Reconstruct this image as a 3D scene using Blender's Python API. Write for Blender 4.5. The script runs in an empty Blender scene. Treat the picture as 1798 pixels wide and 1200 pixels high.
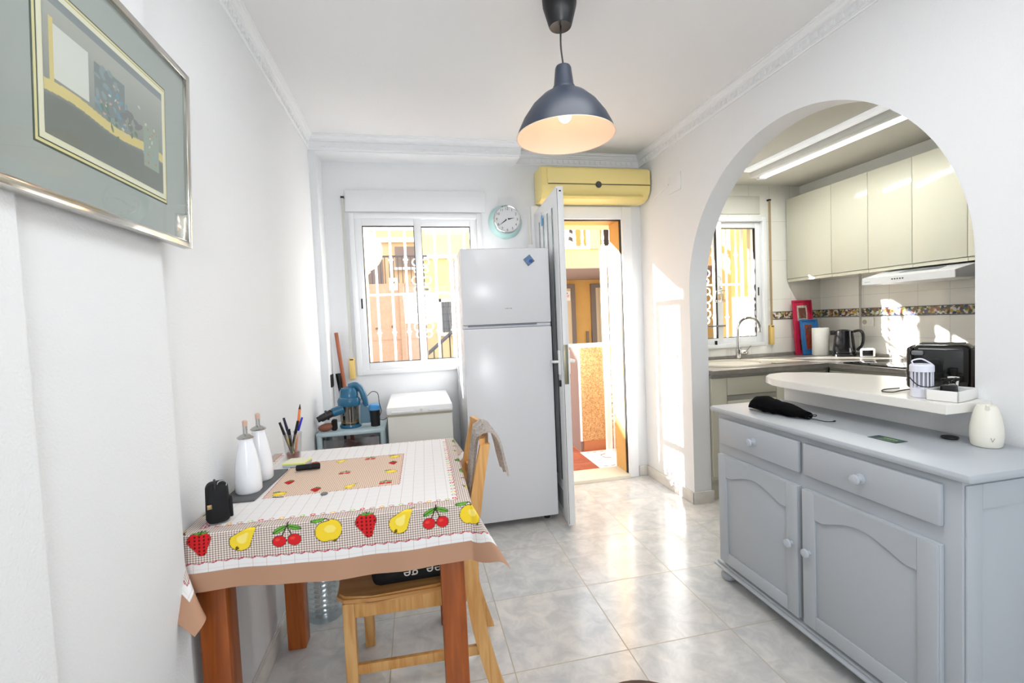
import bpy, bmesh, math, random
import numpy as np
from mathutils import Vector, Matrix, noise
PI = math.pi; R = math.radians
random.seed(7)
scn = bpy.context.scene
col = scn.collection

# ------------------------------------------------------------------ materials
def lin(c):
    if isinstance(c, str):
        c = c.lstrip('#'); c = [int(c[i:i+2], 16)/255 for i in (0, 2, 4)]
    return tuple((x/12.92 if x <= .04045 else ((x+.055)/1.055)**2.4) for x in c)
MATS = {}
def mat(name, color, rough=.5, metal=0, bump=0, bscale=200, emit=0, alpha=1, spec=.5, coat=0, var=0, vscale=8, trans=0, ior=1.45, stretch=None, sheen=0):
    if name in MATS: return MATS[name]
    m = bpy.data.materials.new(name); m.use_nodes = True
    nt = m.node_tree; b = nt.nodes['Principled BSDF']; c = lin(color)
    b.inputs['Base Color'].default_value = (*c, 1)
    b.inputs['Roughness'].default_value = rough; b.inputs['Metallic'].default_value = metal
    b.inputs['Specular IOR Level'].default_value = spec; b.inputs['Coat Weight'].default_value = coat
    b.inputs['Coat Roughness'].default_value = .08
    b.inputs['Transmission Weight'].default_value = trans; b.inputs['IOR'].default_value = ior
    b.inputs['Sheen Weight'].default_value = sheen
    if alpha < 1: b.inputs['Alpha'].default_value = alpha
    if emit:
        b.inputs['Emission Color'].default_value = (*c, 1); b.inputs['Emission Strength'].default_value = emit
    if bump or var:
        tc = nt.nodes.new('ShaderNodeTexCoord'); mp = nt.nodes.new('ShaderNodeMapping')
        nt.links.new(tc.outputs['Object'], mp.inputs['Vector'])
        if stretch: mp.inputs['Scale'].default_value = stretch
        if bump:
            n = nt.nodes.new('ShaderNodeTexNoise'); n.inputs['Scale'].default_value = bscale; n.inputs['Detail'].default_value = 3
            nt.links.new(mp.outputs[0], n.inputs['Vector'])
            bp = nt.nodes.new('ShaderNodeBump'); bp.inputs['Strength'].default_value = bump; bp.inputs['Distance'].default_value = .002
            nt.links.new(n.outputs['Fac'], bp.inputs['Height']); nt.links.new(bp.outputs[0], b.inputs['Normal'])
        if var:
            n = nt.nodes.new('ShaderNodeTexNoise'); n.inputs['Scale'].default_value = vscale; n.inputs['Detail'].default_value = 5
            nt.links.new(mp.outputs[0], n.inputs['Vector'])
            mx = nt.nodes.new('ShaderNodeMix'); mx.data_type = 'RGBA'; mx.blend_type = 'MULTIPLY'
            cr = nt.nodes.new('ShaderNodeValToRGB'); cr.color_ramp.elements[0].color = (1-var,)*3+(1,); cr.color_ramp.elements[1].color = (1, 1, 1, 1)
            cr.color_ramp.elements[0].position = .3; cr.color_ramp.elements[1].position = .7
            nt.links.new(n.outputs['Fac'], cr.inputs[0])
            mx.inputs[0].default_value = 1; mx.inputs[6].default_value = (*c, 1)
            nt.links.new(cr.outputs[0], mx.inputs[7]); nt.links.new(mx.outputs[2], b.inputs['Base Color'])
    MATS[name] = m; return m

def glass(name='window glass', tint=(1, 1, 1), rough=.0, fac=.08):
    if name in MATS: return MATS[name]
    m = bpy.data.materials.new(name); m.use_nodes = True; nt = m.node_tree; nt.nodes.clear()
    o = nt.nodes.new('ShaderNodeOutputMaterial'); t = nt.nodes.new('ShaderNodeBsdfTransparent'); g = nt.nodes.new('ShaderNodeBsdfGlossy')
    t.inputs[0].default_value = (*tint, 1); g.inputs['Roughness'].default_value = rough
    fr = nt.nodes.new('ShaderNodeMath'); fr.operation = 'MULTIPLY_ADD'; lw = nt.nodes.new('ShaderNodeLayerWeight'); lw.inputs[0].default_value = .5
    pw = nt.nodes.new('ShaderNodeMath'); pw.operation = 'POWER'; pw.inputs[1].default_value = 4; nt.links.new(lw.outputs['Facing'], pw.inputs[0])
    nt.links.new(pw.outputs[0], fr.inputs[0]); fr.inputs[1].default_value = .3; fr.inputs[2].default_value = .02
    mx = nt.nodes.new('ShaderNodeMixShader')
    if fac > .1: mx.inputs[0].default_value = fac
    else: nt.links.new(fr.outputs[0], mx.inputs[0])
    nt.links.new(t.outputs[0], mx.inputs[1]); nt.links.new(g.outputs[0], mx.inputs[2]); nt.links.new(mx.outputs[0], o.inputs[0])
    MATS[name] = m; return m

def wood(name, c1, c2, axis='Z', rough=.35):
    if name in MATS: return MATS[name]
    m = bpy.data.materials.new(name); m.use_nodes = True; nt = m.node_tree; b = nt.nodes['Principled BSDF']
    tc = nt.nodes.new('ShaderNodeTexCoord'); mp = nt.nodes.new('ShaderNodeMapping')
    s = {'X': (1.5, 18, 18), 'Y': (18, 1.5, 18), 'Z': (18, 18, 1.5)}[axis]
    mp.inputs['Scale'].default_value = s
    n = nt.nodes.new('ShaderNodeTexNoise'); n.inputs['Scale'].default_value = 2.2; n.inputs['Detail'].default_value = 6; n.inputs['Distortion'].default_value = 1.2
    cr = nt.nodes.new('ShaderNodeValToRGB'); cr.color_ramp.elements[0].color = (*lin(c1), 1); cr.color_ramp.elements[1].color = (*lin(c2), 1)
    cr.color_ramp.elements[0].position = .35; cr.color_ramp.elements[1].position = .65
    nt.links.new(tc.outputs['Object'], mp.inputs[0]); nt.links.new(mp.outputs[0], n.inputs[0]); nt.links.new(n.outputs['Fac'], cr.inputs[0])
    nt.links.new(cr.outputs[0], b.inputs['Base Color']); b.inputs['Roughness'].default_value = rough
    MATS[name] = m; return m

WALL = mat('white textured wall paint', (.91, .915, .92), .75, bump=.5, bscale=170, spec=.25)
CEIL = mat('white ceiling paint', (.92, .92, .92), .8, bump=.25, bscale=120, spec=.2)
KCEIL = mat('kitchen ceiling paint', (.84, .83, .79), .6, spec=.3)
TRIM = mat('white plaster moulding', (.93, .935, .94), .6)
ALU = mat('white lacquered aluminium', (.93, .935, .94), .28)
GLASS = glass()
BLACK = mat('black rubber', '#0c0c0e', .5)
STEEL = mat('brushed steel', '#b9b9b6', .25, 1)
CHROME = mat('chrome', '#d8d8d8', .06, 1)
YEL = mat('yellow facade paint', '#dfb068', .8, var=.12, vscale=2)
YELP = mat('pale yellow facade paint', '#e3cc96', .8, var=.08, vscale=2)
WHITEM = mat('white painted iron', '#f6f5f2', .4)
WPLA = mat('white plastic', '#efefee', .3)
PINE = wood('orange varnished pine', '#8a4315', '#a8581e', 'Z')
BEECH = wood('light beech wood', '#c98f4c', '#ddae6e', 'Z')
BEECHX = wood('light beech seat wood', '#c08748', '#d4a164', 'X')
GREY = mat('grey painted wood', '#b0b6bc', .38, bump=.12, bscale=40, stretch=(1, .15, 1))
CREAM = mat('glossy cream lacquer', '#c6c3b2', .12, coat=.4)

def marble_floor(name, base1, base2, grout, size, ox, oy, gw=.002, rough=.17, vein=None):
    m = bpy.data.materials.new(name); m.use_nodes = True; nt = m.node_tree; b = nt.nodes['Principled BSDF']; L = nt.links.new
    tc = nt.nodes.new('ShaderNodeTexCoord'); sp = nt.nodes.new('ShaderNodeSeparateXYZ'); L(tc.outputs['Object'], sp.inputs[0])
    def M(op, a, bb=None):
        n = nt.nodes.new('ShaderNodeMath'); n.operation = op
        for i, v in enumerate((a, bb)):
            if v is None: continue
            if isinstance(v, (int, float)): n.inputs[i].default_value = v
            else: L(v, n.inputs[i])
        return n.outputs[0]
    def edge(s, o):
        f = M('FRACT', M('DIVIDE', M('SUBTRACT', s, o-100*size), size))
        return M('MINIMUM', f, M('SUBTRACT', 1, f)), M('FLOOR', M('DIVIDE', M('SUBTRACT', s, o-100*size), size))
    ex, ix = edge(sp.outputs[0], ox); ey, iy = edge(sp.outputs[1], oy)
    g = M('LESS_THAN', M('MINIMUM', ex, ey), gw/size)
    cm = nt.nodes.new('ShaderNodeCombineXYZ'); L(M('MULTIPLY', ix, 3.7), cm.inputs[0]); L(M('MULTIPLY', iy, 5.3), cm.inputs[1])
    va = nt.nodes.new('ShaderNodeVectorMath'); L(tc.outputs['Object'], va.inputs[0]); L(cm.outputs[0], va.inputs[1])
    n1 = nt.nodes.new('ShaderNodeTexNoise'); n1.inputs['Scale'].default_value = 11; n1.inputs['Detail'].default_value = 7; n1.inputs['Distortion'].default_value = .7; n1.inputs['Roughness'].default_value = .65
    L(va.outputs[0], n1.inputs[0])
    n2 = nt.nodes.new('ShaderNodeTexNoise'); n2.inputs['Scale'].default_value = 2.2; n2.inputs['Detail'].default_value = 2; L(va.outputs[0], n2.inputs[0])
    cr = nt.nodes.new('ShaderNodeValToRGB'); e = cr.color_ramp.elements
    e[0].color = (*lin(base1), 1); e[0].position = .38; e[1].color = (*lin(base2), 1); e[1].position = .62
    L(n1.outputs['Fac'], cr.inputs[0])
    mx = nt.nodes.new('ShaderNodeMix'); mx.data_type = 'RGBA'; mx.blend_type = 'MULTIPLY'; mx.inputs[0].default_value = 1
    cr2 = nt.nodes.new('ShaderNodeValToRGB'); cr2.color_ramp.elements[0].color = (.93, .95, .97, 1); cr2.color_ramp.elements[1].color = (1, .985, .965, 1)
    cr2.color_ramp.elements[0].position = .4; cr2.color_ramp.elements[1].position = .6
    L(n2.outputs['Fac'], cr2.inputs[0]); L(cr.outputs[0], mx.inputs[6]); L(cr2.outputs[0], mx.inputs[7])
    m2 = nt.nodes.new('ShaderNodeMix'); m2.data_type = 'RGBA'; L(g, m2.inputs[0]); L(mx.outputs[2], m2.inputs[6]); m2.inputs[7].default_value = (*lin(grout), 1)
    L(m2.outputs[2], b.inputs['Base Color'])
    r = M('ADD', M('MULTIPLY', g, .5), rough); L(r, b.inputs['Roughness']); b.inputs['Specular IOR Level'].default_value = .6
    return m

def tile_wall(name, color, sx, sz, oz, axis, grout='#cfcdc4'):
    m = bpy.data.materials.new(name); m.use_nodes = True; nt = m.node_tree; b = nt.nodes['Principled BSDF']; L = nt.links.new
    tc = nt.nodes.new('ShaderNodeTexCoord'); sp = nt.nodes.new('ShaderNodeSeparateXYZ'); L(tc.outputs['Object'], sp.inputs[0])
    def M(op, a, bb=None):
        n = nt.nodes.new('ShaderNodeMath'); n.operation = op
        for i, v in enumerate((a, bb)):
            if v is None: continue
            if isinstance(v, (int, float)): n.inputs[i].default_value = v
            else: L(v, n.inputs[i])
        return n.outputs[0]
    def edge(s, size, o, w):
        f = M('FRACT', M('DIVIDE', M('ADD', s, 100*size-o), size))
        return M('LESS_THAN', M('MINIMUM', f, M('SUBTRACT', 1, f)), w/size)
    g = M('MAXIMUM', edge(sp.outputs[axis], sx, 0, .0012), edge(sp.outputs[2], sz, oz, .0012))
    mx = nt.nodes.new('ShaderNodeMix'); mx.data_type = 'RGBA'; L(g, mx.inputs[0]); mx.inputs[6].default_value = (*lin(color), 1); mx.inputs[7].default_value = (*lin(grout), 1)
    L(mx.outputs[2], b.inputs['Base Color']); b.inputs['Roughness'].default_value = .1
    return m

# ------------------------------------------------------------------ geometry helpers
def box(bm, x0, x1, y0, y1, z0, z1, bev=0, seg=2, M=None):
    r = bmesh.ops.create_cube(bm, size=1)
    vs = r['verts']
    bmesh.ops.scale(bm, vec=(abs(x1-x0), abs(y1-y0), abs(z1-z0)), verts=vs)
    bmesh.ops.translate(bm, vec=((x0+x1)/2, (y0+y1)/2, (z0+z1)/2), verts=vs)
    if bev:
        es = list({e for v in vs for e in v.link_edges})
        rr = bmesh.ops.bevel(bm, geom=es, offset=bev, segments=seg, affect='EDGES', profile=.5)
        vs = list({v for f in rr['faces'] for v in f.verts} | {v for v in vs if v.is_valid})
    if M is not None: bmesh.ops.transform(bm, matrix=M, verts=vs)
    return vs
def lathe(bm, prof, c=(0, 0, 0), n=32, M=None):
    rings = []
    for r, z in prof:
        if r < 1e-6: rings.append([bm.verts.new((c[0], c[1], c[2]+z))])
        else: rings.append([bm.verts.new((c[0]+r*math.cos(2*PI*i/n), c[1]+r*math.sin(2*PI*i/n), c[2]+z)) for i in range(n)])
    for a, b in zip(rings, rings[1:]):
        if len(a) == 1 and len(b) == 1: continue
        for i in range(n):
            j = (i+1) % n
            if len(a) == 1: bm.faces.new((a[0], b[j], b[i]))
            elif len(b) == 1: bm.faces.new((a[i], a[j], b[0]))
            else: bm.faces.new((a[i], a[j], b[j], b[i]))
    vs = [v for r in rings for v in r]
    if M is not None: bmesh.ops.transform(bm, matrix=M, verts=vs)
    return vs
def axisM(p, d):
    q = Vector((0, 0, 1)).rotation_difference(Vector(d).normalized())
    return Matrix.Translation(p) @ q.to_matrix().to_4x4()
def cyl(bm, p, q, r, r2=None, n=20):
    p = Vector(p); q = Vector(q); L = (q-p).length; r2 = r if r2 is None else r2
    return lathe(bm, [(0, 0), (r, 0), (r2, L), (0, L)], (0, 0, 0), n, axisM(p, q-p))
def tube(bm, pts, r, n=8, cap=True, rs=None):
    pts = [Vector(p) for p in pts]; rings = []; up = None
    for i, p in enumerate(pts):
        t = (pts[min(i+1, len(pts)-1)]-pts[max(i-1, 0)]).normalized()
        if up is None: up = Vector((0, 0, 1)) if abs(t.z) < .9 else Vector((1, 0, 0))
        a = t.cross(up).normalized(); b = a.cross(t).normalized(); up = b
        rr = rs[i] if rs else r
        rings.append([bm.verts.new(p+a*rr*math.cos(2*PI*k/n)+b*rr*math.sin(2*PI*k/n)) for k in range(n)])
    for A, B in zip(rings, rings[1:]):
        for k in range(n): bm.faces.new((A[k], A[(k+1) % n], B[(k+1) % n], B[k]))
    if cap: bm.faces.new(rings[0][::-1]); bm.faces.new(rings[-1])
def prism(bm, poly, a0, a1, axis='y', bev=0):
    def P(u, v, a): return {'x': (a, u, v), 'y': (u, a, v), 'z': (u, v, a)}[axis]
    A = [bm.verts.new(P(u, v, a0)) for u, v in poly]; B = [bm.verts.new(P(u, v, a1)) for u, v in poly]
    f = [bm.faces.new(A), bm.faces.new(B[::-1])]
    n = len(poly)
    for i in range(n): f.append(bm.faces.new((A[i], B[i], B[(i+1) % n], A[(i+1) % n])))
    if bev: bmesh.ops.bevel(bm, geom=list({e for x in f[:2] for e in x.edges}), offset=bev, segments=2, affect='EDGES')
    return A+B
def sphere(bm, c, r, sc=(1, 1, 1), n=20, M=None):
    v = bmesh.ops.create_uvsphere(bm, u_segments=n, v_segments=max(8, n//2), radius=r)['verts']
    bmesh.ops.scale(bm, vec=sc, verts=v)
    if M is not None: bmesh.ops.transform(bm, matrix=M, verts=v)
    bmesh.ops.translate(bm, vec=c, verts=v)
    return v
def spline(pts, n=8):
    pts = [Vector(p) for p in pts]; out = []
    for i in range(len(pts)-1):
        p0 = pts[max(i-1, 0)]; p1 = pts[i]; p2 = pts[i+1]; p3 = pts[min(i+2, len(pts)-1)]
        for k in range(n):
            t = k/n
            out.append(.5*((2*p1)+(p2-p0)*t+(2*p0-5*p1+4*p2-p3)*t*t+(3*p1-p0-3*p2+p3)*t**3))
    out.append(pts[-1]); return out

def root_inv(parent):
    M = Matrix.Identity(4); o = parent
    while o is not None: M = o.matrix_basis @ M; o = o.parent
    return M.inverted()
def obj(name, bm, m, parent=None, label=None, smooth=True, ang=35):
    """links bm as one mesh object; geometry is given in world coordinates"""
    if parent is not None: bmesh.ops.transform(bm, matrix=root_inv(parent), verts=bm.verts)
    bmesh.ops.recalc_face_normals(bm, faces=bm.faces)
    if smooth:
        for f in bm.faces: f.smooth = True
        for e in bm.edges:
            if len(e.link_faces) != 2 or e.calc_face_angle(0) > R(ang): e.smooth = False
    me = bpy.data.meshes.new(name); bm.to_mesh(me); bm.free()
    o = bpy.data.objects.new(name, me); col.objects.link(o)
    if m: me.materials.append(m)
    o.parent = parent
    if label: o['label'] = label
    return o
def NB(): return bmesh.new()
def thing(name, label, cat, loc=(0, 0, 0), rz=0, group=None):
    o = bpy.data.objects.new(name, None); col.objects.link(o); o.empty_display_size = .05
    o.location = loc; o.rotation_euler = (0, 0, rz); bpy.context.view_layer.update()
    o.matrix_basis = Matrix.Translation(loc) @ Matrix.Rotation(rz, 4, 'Z')
    o['label'] = label; o['category'] = cat
    if group: o['group'] = group
    return o
def tag(o, label, cat, group=None):
    o['label'] = label; o['category'] = cat
    if group: o['group'] = group
    # move the origin to the thing's base
    me = o.data; co = np.empty(len(me.vertices)*3); me.vertices.foreach_get('co', co); co = co.reshape(-1, 3)
    c = Vector(((co[:, 0].min()+co[:, 0].max())/2, (co[:, 1].min()+co[:, 1].max())/2, co[:, 2].min()))
    me.transform(Matrix.Translation(-c)); o.matrix_basis = o.matrix_basis @ Matrix.Translation(c)
    return o
def struct(o): o['kind'] = 'structure'; return o
def sbox(name, m, *boxes, bev=0):
    bm = NB()
    for b in boxes: box(bm, *b, bev=bev)
    return struct(obj(name, bm, m))
def pbox(name, m, parent, *boxes, bev=0, label=None, M=None):
    bm = NB()
    for b in boxes: box(bm, *b, bev=bev, M=M)
    return obj(name, bm, m, parent, label)
def dup(root, loc, rz=None, label=None, group=None):
    r = root.copy(); col.objects.link(r); r.location = loc
    if rz is not None: r.rotation_euler = (0, 0, rz)
    if label: r['label'] = label
    if group: r['group'] = group
    for ch in list(root.children):
        c = ch.copy(); col.objects.link(c); c.parent = r
        for g in list(ch.children):
            d = g.copy(); col.objects.link(d); d.parent = c
    return r
def textmesh(name, s, size, M, m, parent, depth=.0004, align='CENTER'):
    cu = bpy.data.curves.new(name, 'FONT'); cu.body = s; cu.size = size; cu.extrude = depth; cu.align_x = align; cu.align_y = 'CENTER'
    t = bpy.data.objects.new('t', cu); col.objects.link(t); bpy.context.view_layer.update()
    me = bpy.data.meshes.new_from_object(t.evaluated_get(bpy.context.evaluated_depsgraph_get()))
    bpy.data.objects.remove(t); me.transform(M); me.materials.clear(); me.materials.append(m)
    if parent is not None: me.transform(root_inv(parent))
    o = bpy.data.objects.new(name, me); col.objects.link(o); o.parent = parent
    return o
FRONT = Matrix.Rotation(R(90), 4, 'X')      # text facing -y

# ------------------------------------------------------------------ camera
cam = bpy.data.cameras.new('camera'); co = bpy.data.objects.new('camera', cam); col.objects.link(co)
cam.sensor_width = 36; cam.lens = 809.278/1798*36; cam.clip_start = .02
yaw, pitch, roll = .20704, -.04368, -.04352
f = Vector((math.sin(yaw)*math.cos(pitch), math.cos(yaw)*math.cos(pitch), math.sin(pitch)))
r0 = Vector((math.cos(yaw), -math.sin(yaw), 0)); u0 = r0.cross(f)
rr = r0*math.cos(roll)+u0*math.sin(roll); uu = -r0*math.sin(roll)+u0*math.cos(roll)
co.matrix_world = Matrix(((rr.x, uu.x, -f.x, .6128), (rr.y, uu.y, -f.y, 0), (rr.z, uu.z, -f.z, 1.2909), (0, 0, 0, 1)))
scn.camera = co

XR, D, H = 2.41, 3.40, 2.545
# ------------------------------------------------------------------ the room shell
FLOOR = marble_floor('polished marble effect tiles', '#c3c3c2', '#dad7d3', '#ada491', .45, 1.3595, 2.0632)
struct(obj('floor', (lambda bm: (box(bm, -.2, 4.3, -4.2, 3.6, -.1, 0), bm)[1])(NB()), FLOOR))
sbox('ceiling', CEIL, (-.2, 2.475, -4.2, 3.6, H, H+.1))
sbox('ceiling', KCEIL, (2.475, 4.3, -4.2, 3.6, 2.34, 2.44))
sbox('wall_left', WALL, (-.2, 0, 1.26, 3.6, 0, H))
sbox('wall_left', WALL, (-.2, .03, .83, 1.26, 0, H), (-.2, .042, -4.2, .83, 0, H))
# back wall with door and window openings
WX0, WX1, WZ0, WZ1 = .205, 1.135, .955, 2.088
DX0, DX1, DZ1 = 1.53, 2.305, 2.115
sbox('wall_back', WALL, (-.2, WX0, D, 3.58, 0, H), (WX0, WX1, D, 3.58, 0, WZ0), (WX0, WX1, D, 3.58, WZ1, H), (WX1, DX0, D, 3.58, 0, H), (DX0, DX1, D, 3.58, DZ1, H), (DX1, 2.475, D, 3.58, 0, H))
KT = tile_wall('glossy cream wall tiles back', '#f0eee6', .2, .33, .06, 0); KT2 = tile_wall('glossy cream wall tiles side', '#f0eee6', .2, .33, .06, 1)
KX0, KX1, KZ0, KZ1 = 2.62, 3.555, .99, 2.075
sbox('wall_kitchen_back', KT, (2.475, KX0, D, 3.58, 0, 2.44), (KX0, KX1, D, 3.58, 0, KZ0), (KX0, KX1, D, 3.58, KZ1, 2.44), (KX1, 4.3, D, 3.58, 0, 2.44))
sbox('wall_kitchen_right', KT2, (4.1, 4.3, -4.2, 3.4, 0, 2.34), (4.075, 4.1, 3.02, 3.2, 0, 2.34))
# outside face of the house in yellow paint
o = sbox('wall_facade', mat('sand facade paint', '#cbbd9f', .85), (-2.5, WX0, 3.58, 3.62, -.3, 3.2), (WX0, WX1, 3.58, 3.62, -.3, WZ0), (WX0, WX1, 3.58, 3.62, WZ1, 3.2), (WX1, DX0, 3.58, 3.62, -.3, 3.2), (DX0, DX1, 3.58, 3.62, DZ1-.04, 3.2), (DX1, KX0, 3.58, 3.62, -.3, 3.2),
     (KX0, KX1, 3.58, 3.62, -.3, KZ0), (KX0, KX1, 3.58, 3.62, KZ1, 3.2), (KX1, 6, 3.58, 3.62, -.3, 3.2))
# wall with the arch
bm = NB(); cols_ = [(-4.2, 1.165, 0, 0), (2.761, 3.4, 0, 0)]
aa = [PI*i/56 for i in range(57)]; pa = [(1.963-.798*math.cos(a), 1.43+.798*math.sin(a)) for a in aa]
for (ya, za), (yb, zb) in zip(pa, pa[1:]): cols_.append((ya, yb, za, zb))
for ya, yb, za, zb in cols_: prism(bm, [(ya, za), (yb, zb), (yb, H), (ya, H)], XR, XR+.13, 'x')
prism(bm, [(1.165, 0), (1.97, 0), (1.97, .938), (1.165, .938)], XR, XR+.13, 'x')
bmesh.ops.remove_doubles(bm, verts=bm.verts, dist=1e-5)
seen = {}
for f_ in list(bm.faces):
    k_ = tuple(sorted(v.index for v in f_.verts)) if False else tuple(sorted((round(v.co.x, 4), round(v.co.y, 4), round(v.co.z, 4)) for v in f_.verts))
    seen.setdefault(k_, []).append(f_)
bmesh.ops.delete(bm, geom=[f_ for l_ in seen.values() if len(l_) > 1 for f_ in l_], context='FACES_ONLY')
struct(obj('wall_right', bm, WALL, ang=20))
# rest of the living room behind the camera, with a window opening assumed for daylight
sbox('wall_rear', WALL, (-.2, .4, -4.3, -4.2, 0, H), (2.1, 4.3, -4.3, -4.2, 0, H), (.4, 2.1, -4.3, -4.2, 0, .5), (.4, 2.1, -4.3, -4.2, 2.2, H))
# beam + pilaster
sbox('trim_1', WALL, (0, 1.40, 3.214, D, 2.445, H), (0, .045, 3.214, D, 0, 2.445))

# cornices (plaster moulding with a row of dentils)
def cornice(name, p0, p1, nrm, m0=0, m1=0):
    """runs p0->p1 along the wall, nrm points into the room; m = mitre (+1 outer, -1 inner)"""
    bm = NB(); d = (Vector(p1)-Vector(p0)).normalized(); n = Vector(nrm)
    prof = [(0, 0), (.008, 0), (.01, .006), (.008, .012), (.008, .014), (.010, .050), (.016, .053), (.016, .060), (.022, .064), (.026, .074), (.036, .079), (.036, .086), (.042, .088), (.042, .0925), (0, .0925)]
    H0 = H-.0925
    A = [bm.verts.new(Vector(p0)+n*a+d*a*m0+Vector((0, 0, H0+z))) for a, z in prof]
    B = [bm.verts.new(Vector(p1)+n*a-d*a*m1+Vector((0, 0, H0+z))) for a, z in prof]
    for i in range(len(prof)-1): bm.faces.new((A[i], B[i], B[i+1], A[i+1]))
    bm.faces.new(A[::-1]); bm.faces.new(B)
    L = (Vector(p1)-Vector(p0)).length; s = .043; k = int((L-.08)/s)
    M0 = Matrix((( d.x, n.x, 0, p0[0]), (d.y, n.y, 0, p0[1]), (0, 0, 1, H0), (0, 0, 0, 1)))
    for i in range(k):
        x = .045+i*s
        box(bm, x, x+.026, .008, .0135, .018, .046, M=M0)
        box(bm, x+.004, x+.022, .012, .0165, .022, .040, M=M0)
    return struct(obj(name, bm, TRIM, ang=25))
cornice('trim_2', (0, 3.214, 0), (0, 1.26, 0), (1, 0, 0), 1, 0)
cornice('trim_3', (.03, 1.26, 0), (.03, -4.2, 0), (1, 0, 0))
cornice('trim_4', (1.40, 3.214, 0), (0, 3.214, 0), (0, -1, 0), -1, 1)
cornice('trim_5', (1.40, D, 0), (1.40, 3.214, 0), (1, 0, 0), 1, -1)
cornice('trim_6', (XR, D, 0), (1.40, D, 0), (0, -1, 0), 1, 1)
cornice('trim_7', (XR, -4.2, 0), (XR, D, 0), (-1, 0, 0), 0, 1)

# baseboards
BB = mat('marble effect skirting tile', '#e3dfd8', .25, var=.12, vscale=14)
sbox('baseboard_left', BB, (0, .012, 1.26, 3.21, 0, .075), (0, .008, 1.26, 3.21, .075, .083), bev=.002)
sbox('baseboard_back', BB, (2.33, XR, D-.012, D, 0, .08), bev=.002)
sbox('baseboard_right', BB, (XR-.012, XR, 2.75, D, 0, .08), (XR-.012, XR+.142, 2.749, 2.761, 0, .08), bev=.002)

# ------------------------------------------------------------------ main window
def window(name, x0, x1, z0, z1, stile, left_front=True):
    w = thing(name, 'w', 'w', ((x0+x1)/2, 3.42, z0)); del w['label']; del w['category']; w['kind'] = 'structure'
    y0, y1 = 3.385, 3.455; t = .035
    pbox('window_frame', ALU, w, (x0, x0+t, y0, y1, z0, z1), (x1-t, x1, y0, y1, z0, z1), (x0+t, x1-t, y0, y1, z0, z0+t), (x0+t, x1-t, y0, y1, z1-t, z1), bev=.003)
    a, b = x0+t, x1-t; s = .05
    for (u0, u1, yy) in ((a, stile+s*.6, 3.405), (stile-s*.4, b, 3.432)):
        fr = pbox('window_sash', ALU, w, (u0, u0+s, yy-.012, yy+.012, z0+t, z1-t), (u1-s, u1, yy-.012, yy+.012, z0+t, z1-t), (u0+s, u1-s, yy-.012, yy+.012, z0+t, z0+t+.05), (u0+s, u1-s, yy-.012, yy+.012, z1-t-.05, z1-t), bev=.002)
        e = .004; g0, g1, h0, h1 = u0+s, u1-s, z0+t+.05, z1-t-.05
        pbox('window_seal', BLACK, fr, (g0, g0+e, yy-.0125, yy+.011, h0, h1), (g1-e, g1, yy-.0125, yy+.011, h0, h1), (g0, g1, yy-.0125, yy+.011, h0, h0+e), (g0, g1, yy-.0125, yy+.011, h1-e, h1))
        pbox('window_pane', GLASS, fr, (g0+e, g1-e, yy-.002, yy+.002, h0+e, h1-e))
    return w
w1 = window('window_1', WX0, WX1, WZ0, WZ1, .665)
pbox('window_latch', BLACK, w1, (WX0+.052, WX0+.062, 3.388, 3.394, 1.425, 1.495), bev=.002)
w2 = window('window_2', KX0, KX1, KZ0, KZ1, 3.10)
pbox('window_latch', BLACK, w2, (KX1-.066, KX1-.056, 3.415, 3.421, 1.42, 1.49), bev=.002)
pbox('window_latch', BLACK, w2, (3.045, 3.065, 3.385, 3.394, 1.02, 1.055), bev=.002)
pbox('restrictor_bar', mat('dull grey metal', '#8f8f92', .4, .6), w2, (2.93, 3.14, 3.375, 3.385, 1.17, 1.185), bev=.002)
sbox('trim_8', WALL, (.185, 1.165, 3.388, D, 2.10, 2.25), bev=.002)     # roller shutter box cover
sbox('trim_9', KCEIL, (2.7, 3.5, 3.39, D, 2.10, 2.25), bev=.002)
STRAPG = mat('grey woven shutter strap', '#c9c9c0', .8); STRAPB = mat('brown woven shutter strap', '#a98f6a', .8); YPL = mat('yellowed plastic', '#e9c777', .4)
def strap(x, z0, z1, zb, m, lab):
    t = thing('shutter_strap', lab, 'shutter strap', (x, 3.39, zb))
    pbox('strap', m, t, (x-.009, x+.009, 3.378, 3.380, z0, z1)); pbox('guide', BLACK, t, (x-.011, x+.011, 3.374, D, z1, z1+.012))
    h = pbox('winder_box', YPL, t, (x-.019, x+.019, 3.372, D, zb, z0+.012), bev=.003, label='yellowed plastic winder box')
    pbox('slot', BLACK, h, (x-.012, x+.012, 3.3705, 3.374, z0-.002, z0+.006))
strap(.172, 1.07, 2.19, .935, STRAPG, 'grey shutter strap with yellowed winder box left of the big window')
strap(3.585, 1.15, 2.21, 1.0, STRAPB, 'brown shutter strap with yellow winder box right of the kitchen window')
t = thing('shutter_strap', 'short white shutter strap on wall behind the open door', 'shutter strap', (1.495, 3.39, 1.62))
pbox('strap', mat('cream strap', '#ece6d8', .7), t, (1.488, 1.503, 3.379, 3.381, 1.7, 2.085)); pbox('winder_box', WPLA, t, (1.478, 1.514, 3.374, D, 1.62, 1.86), bev=.004)

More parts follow.
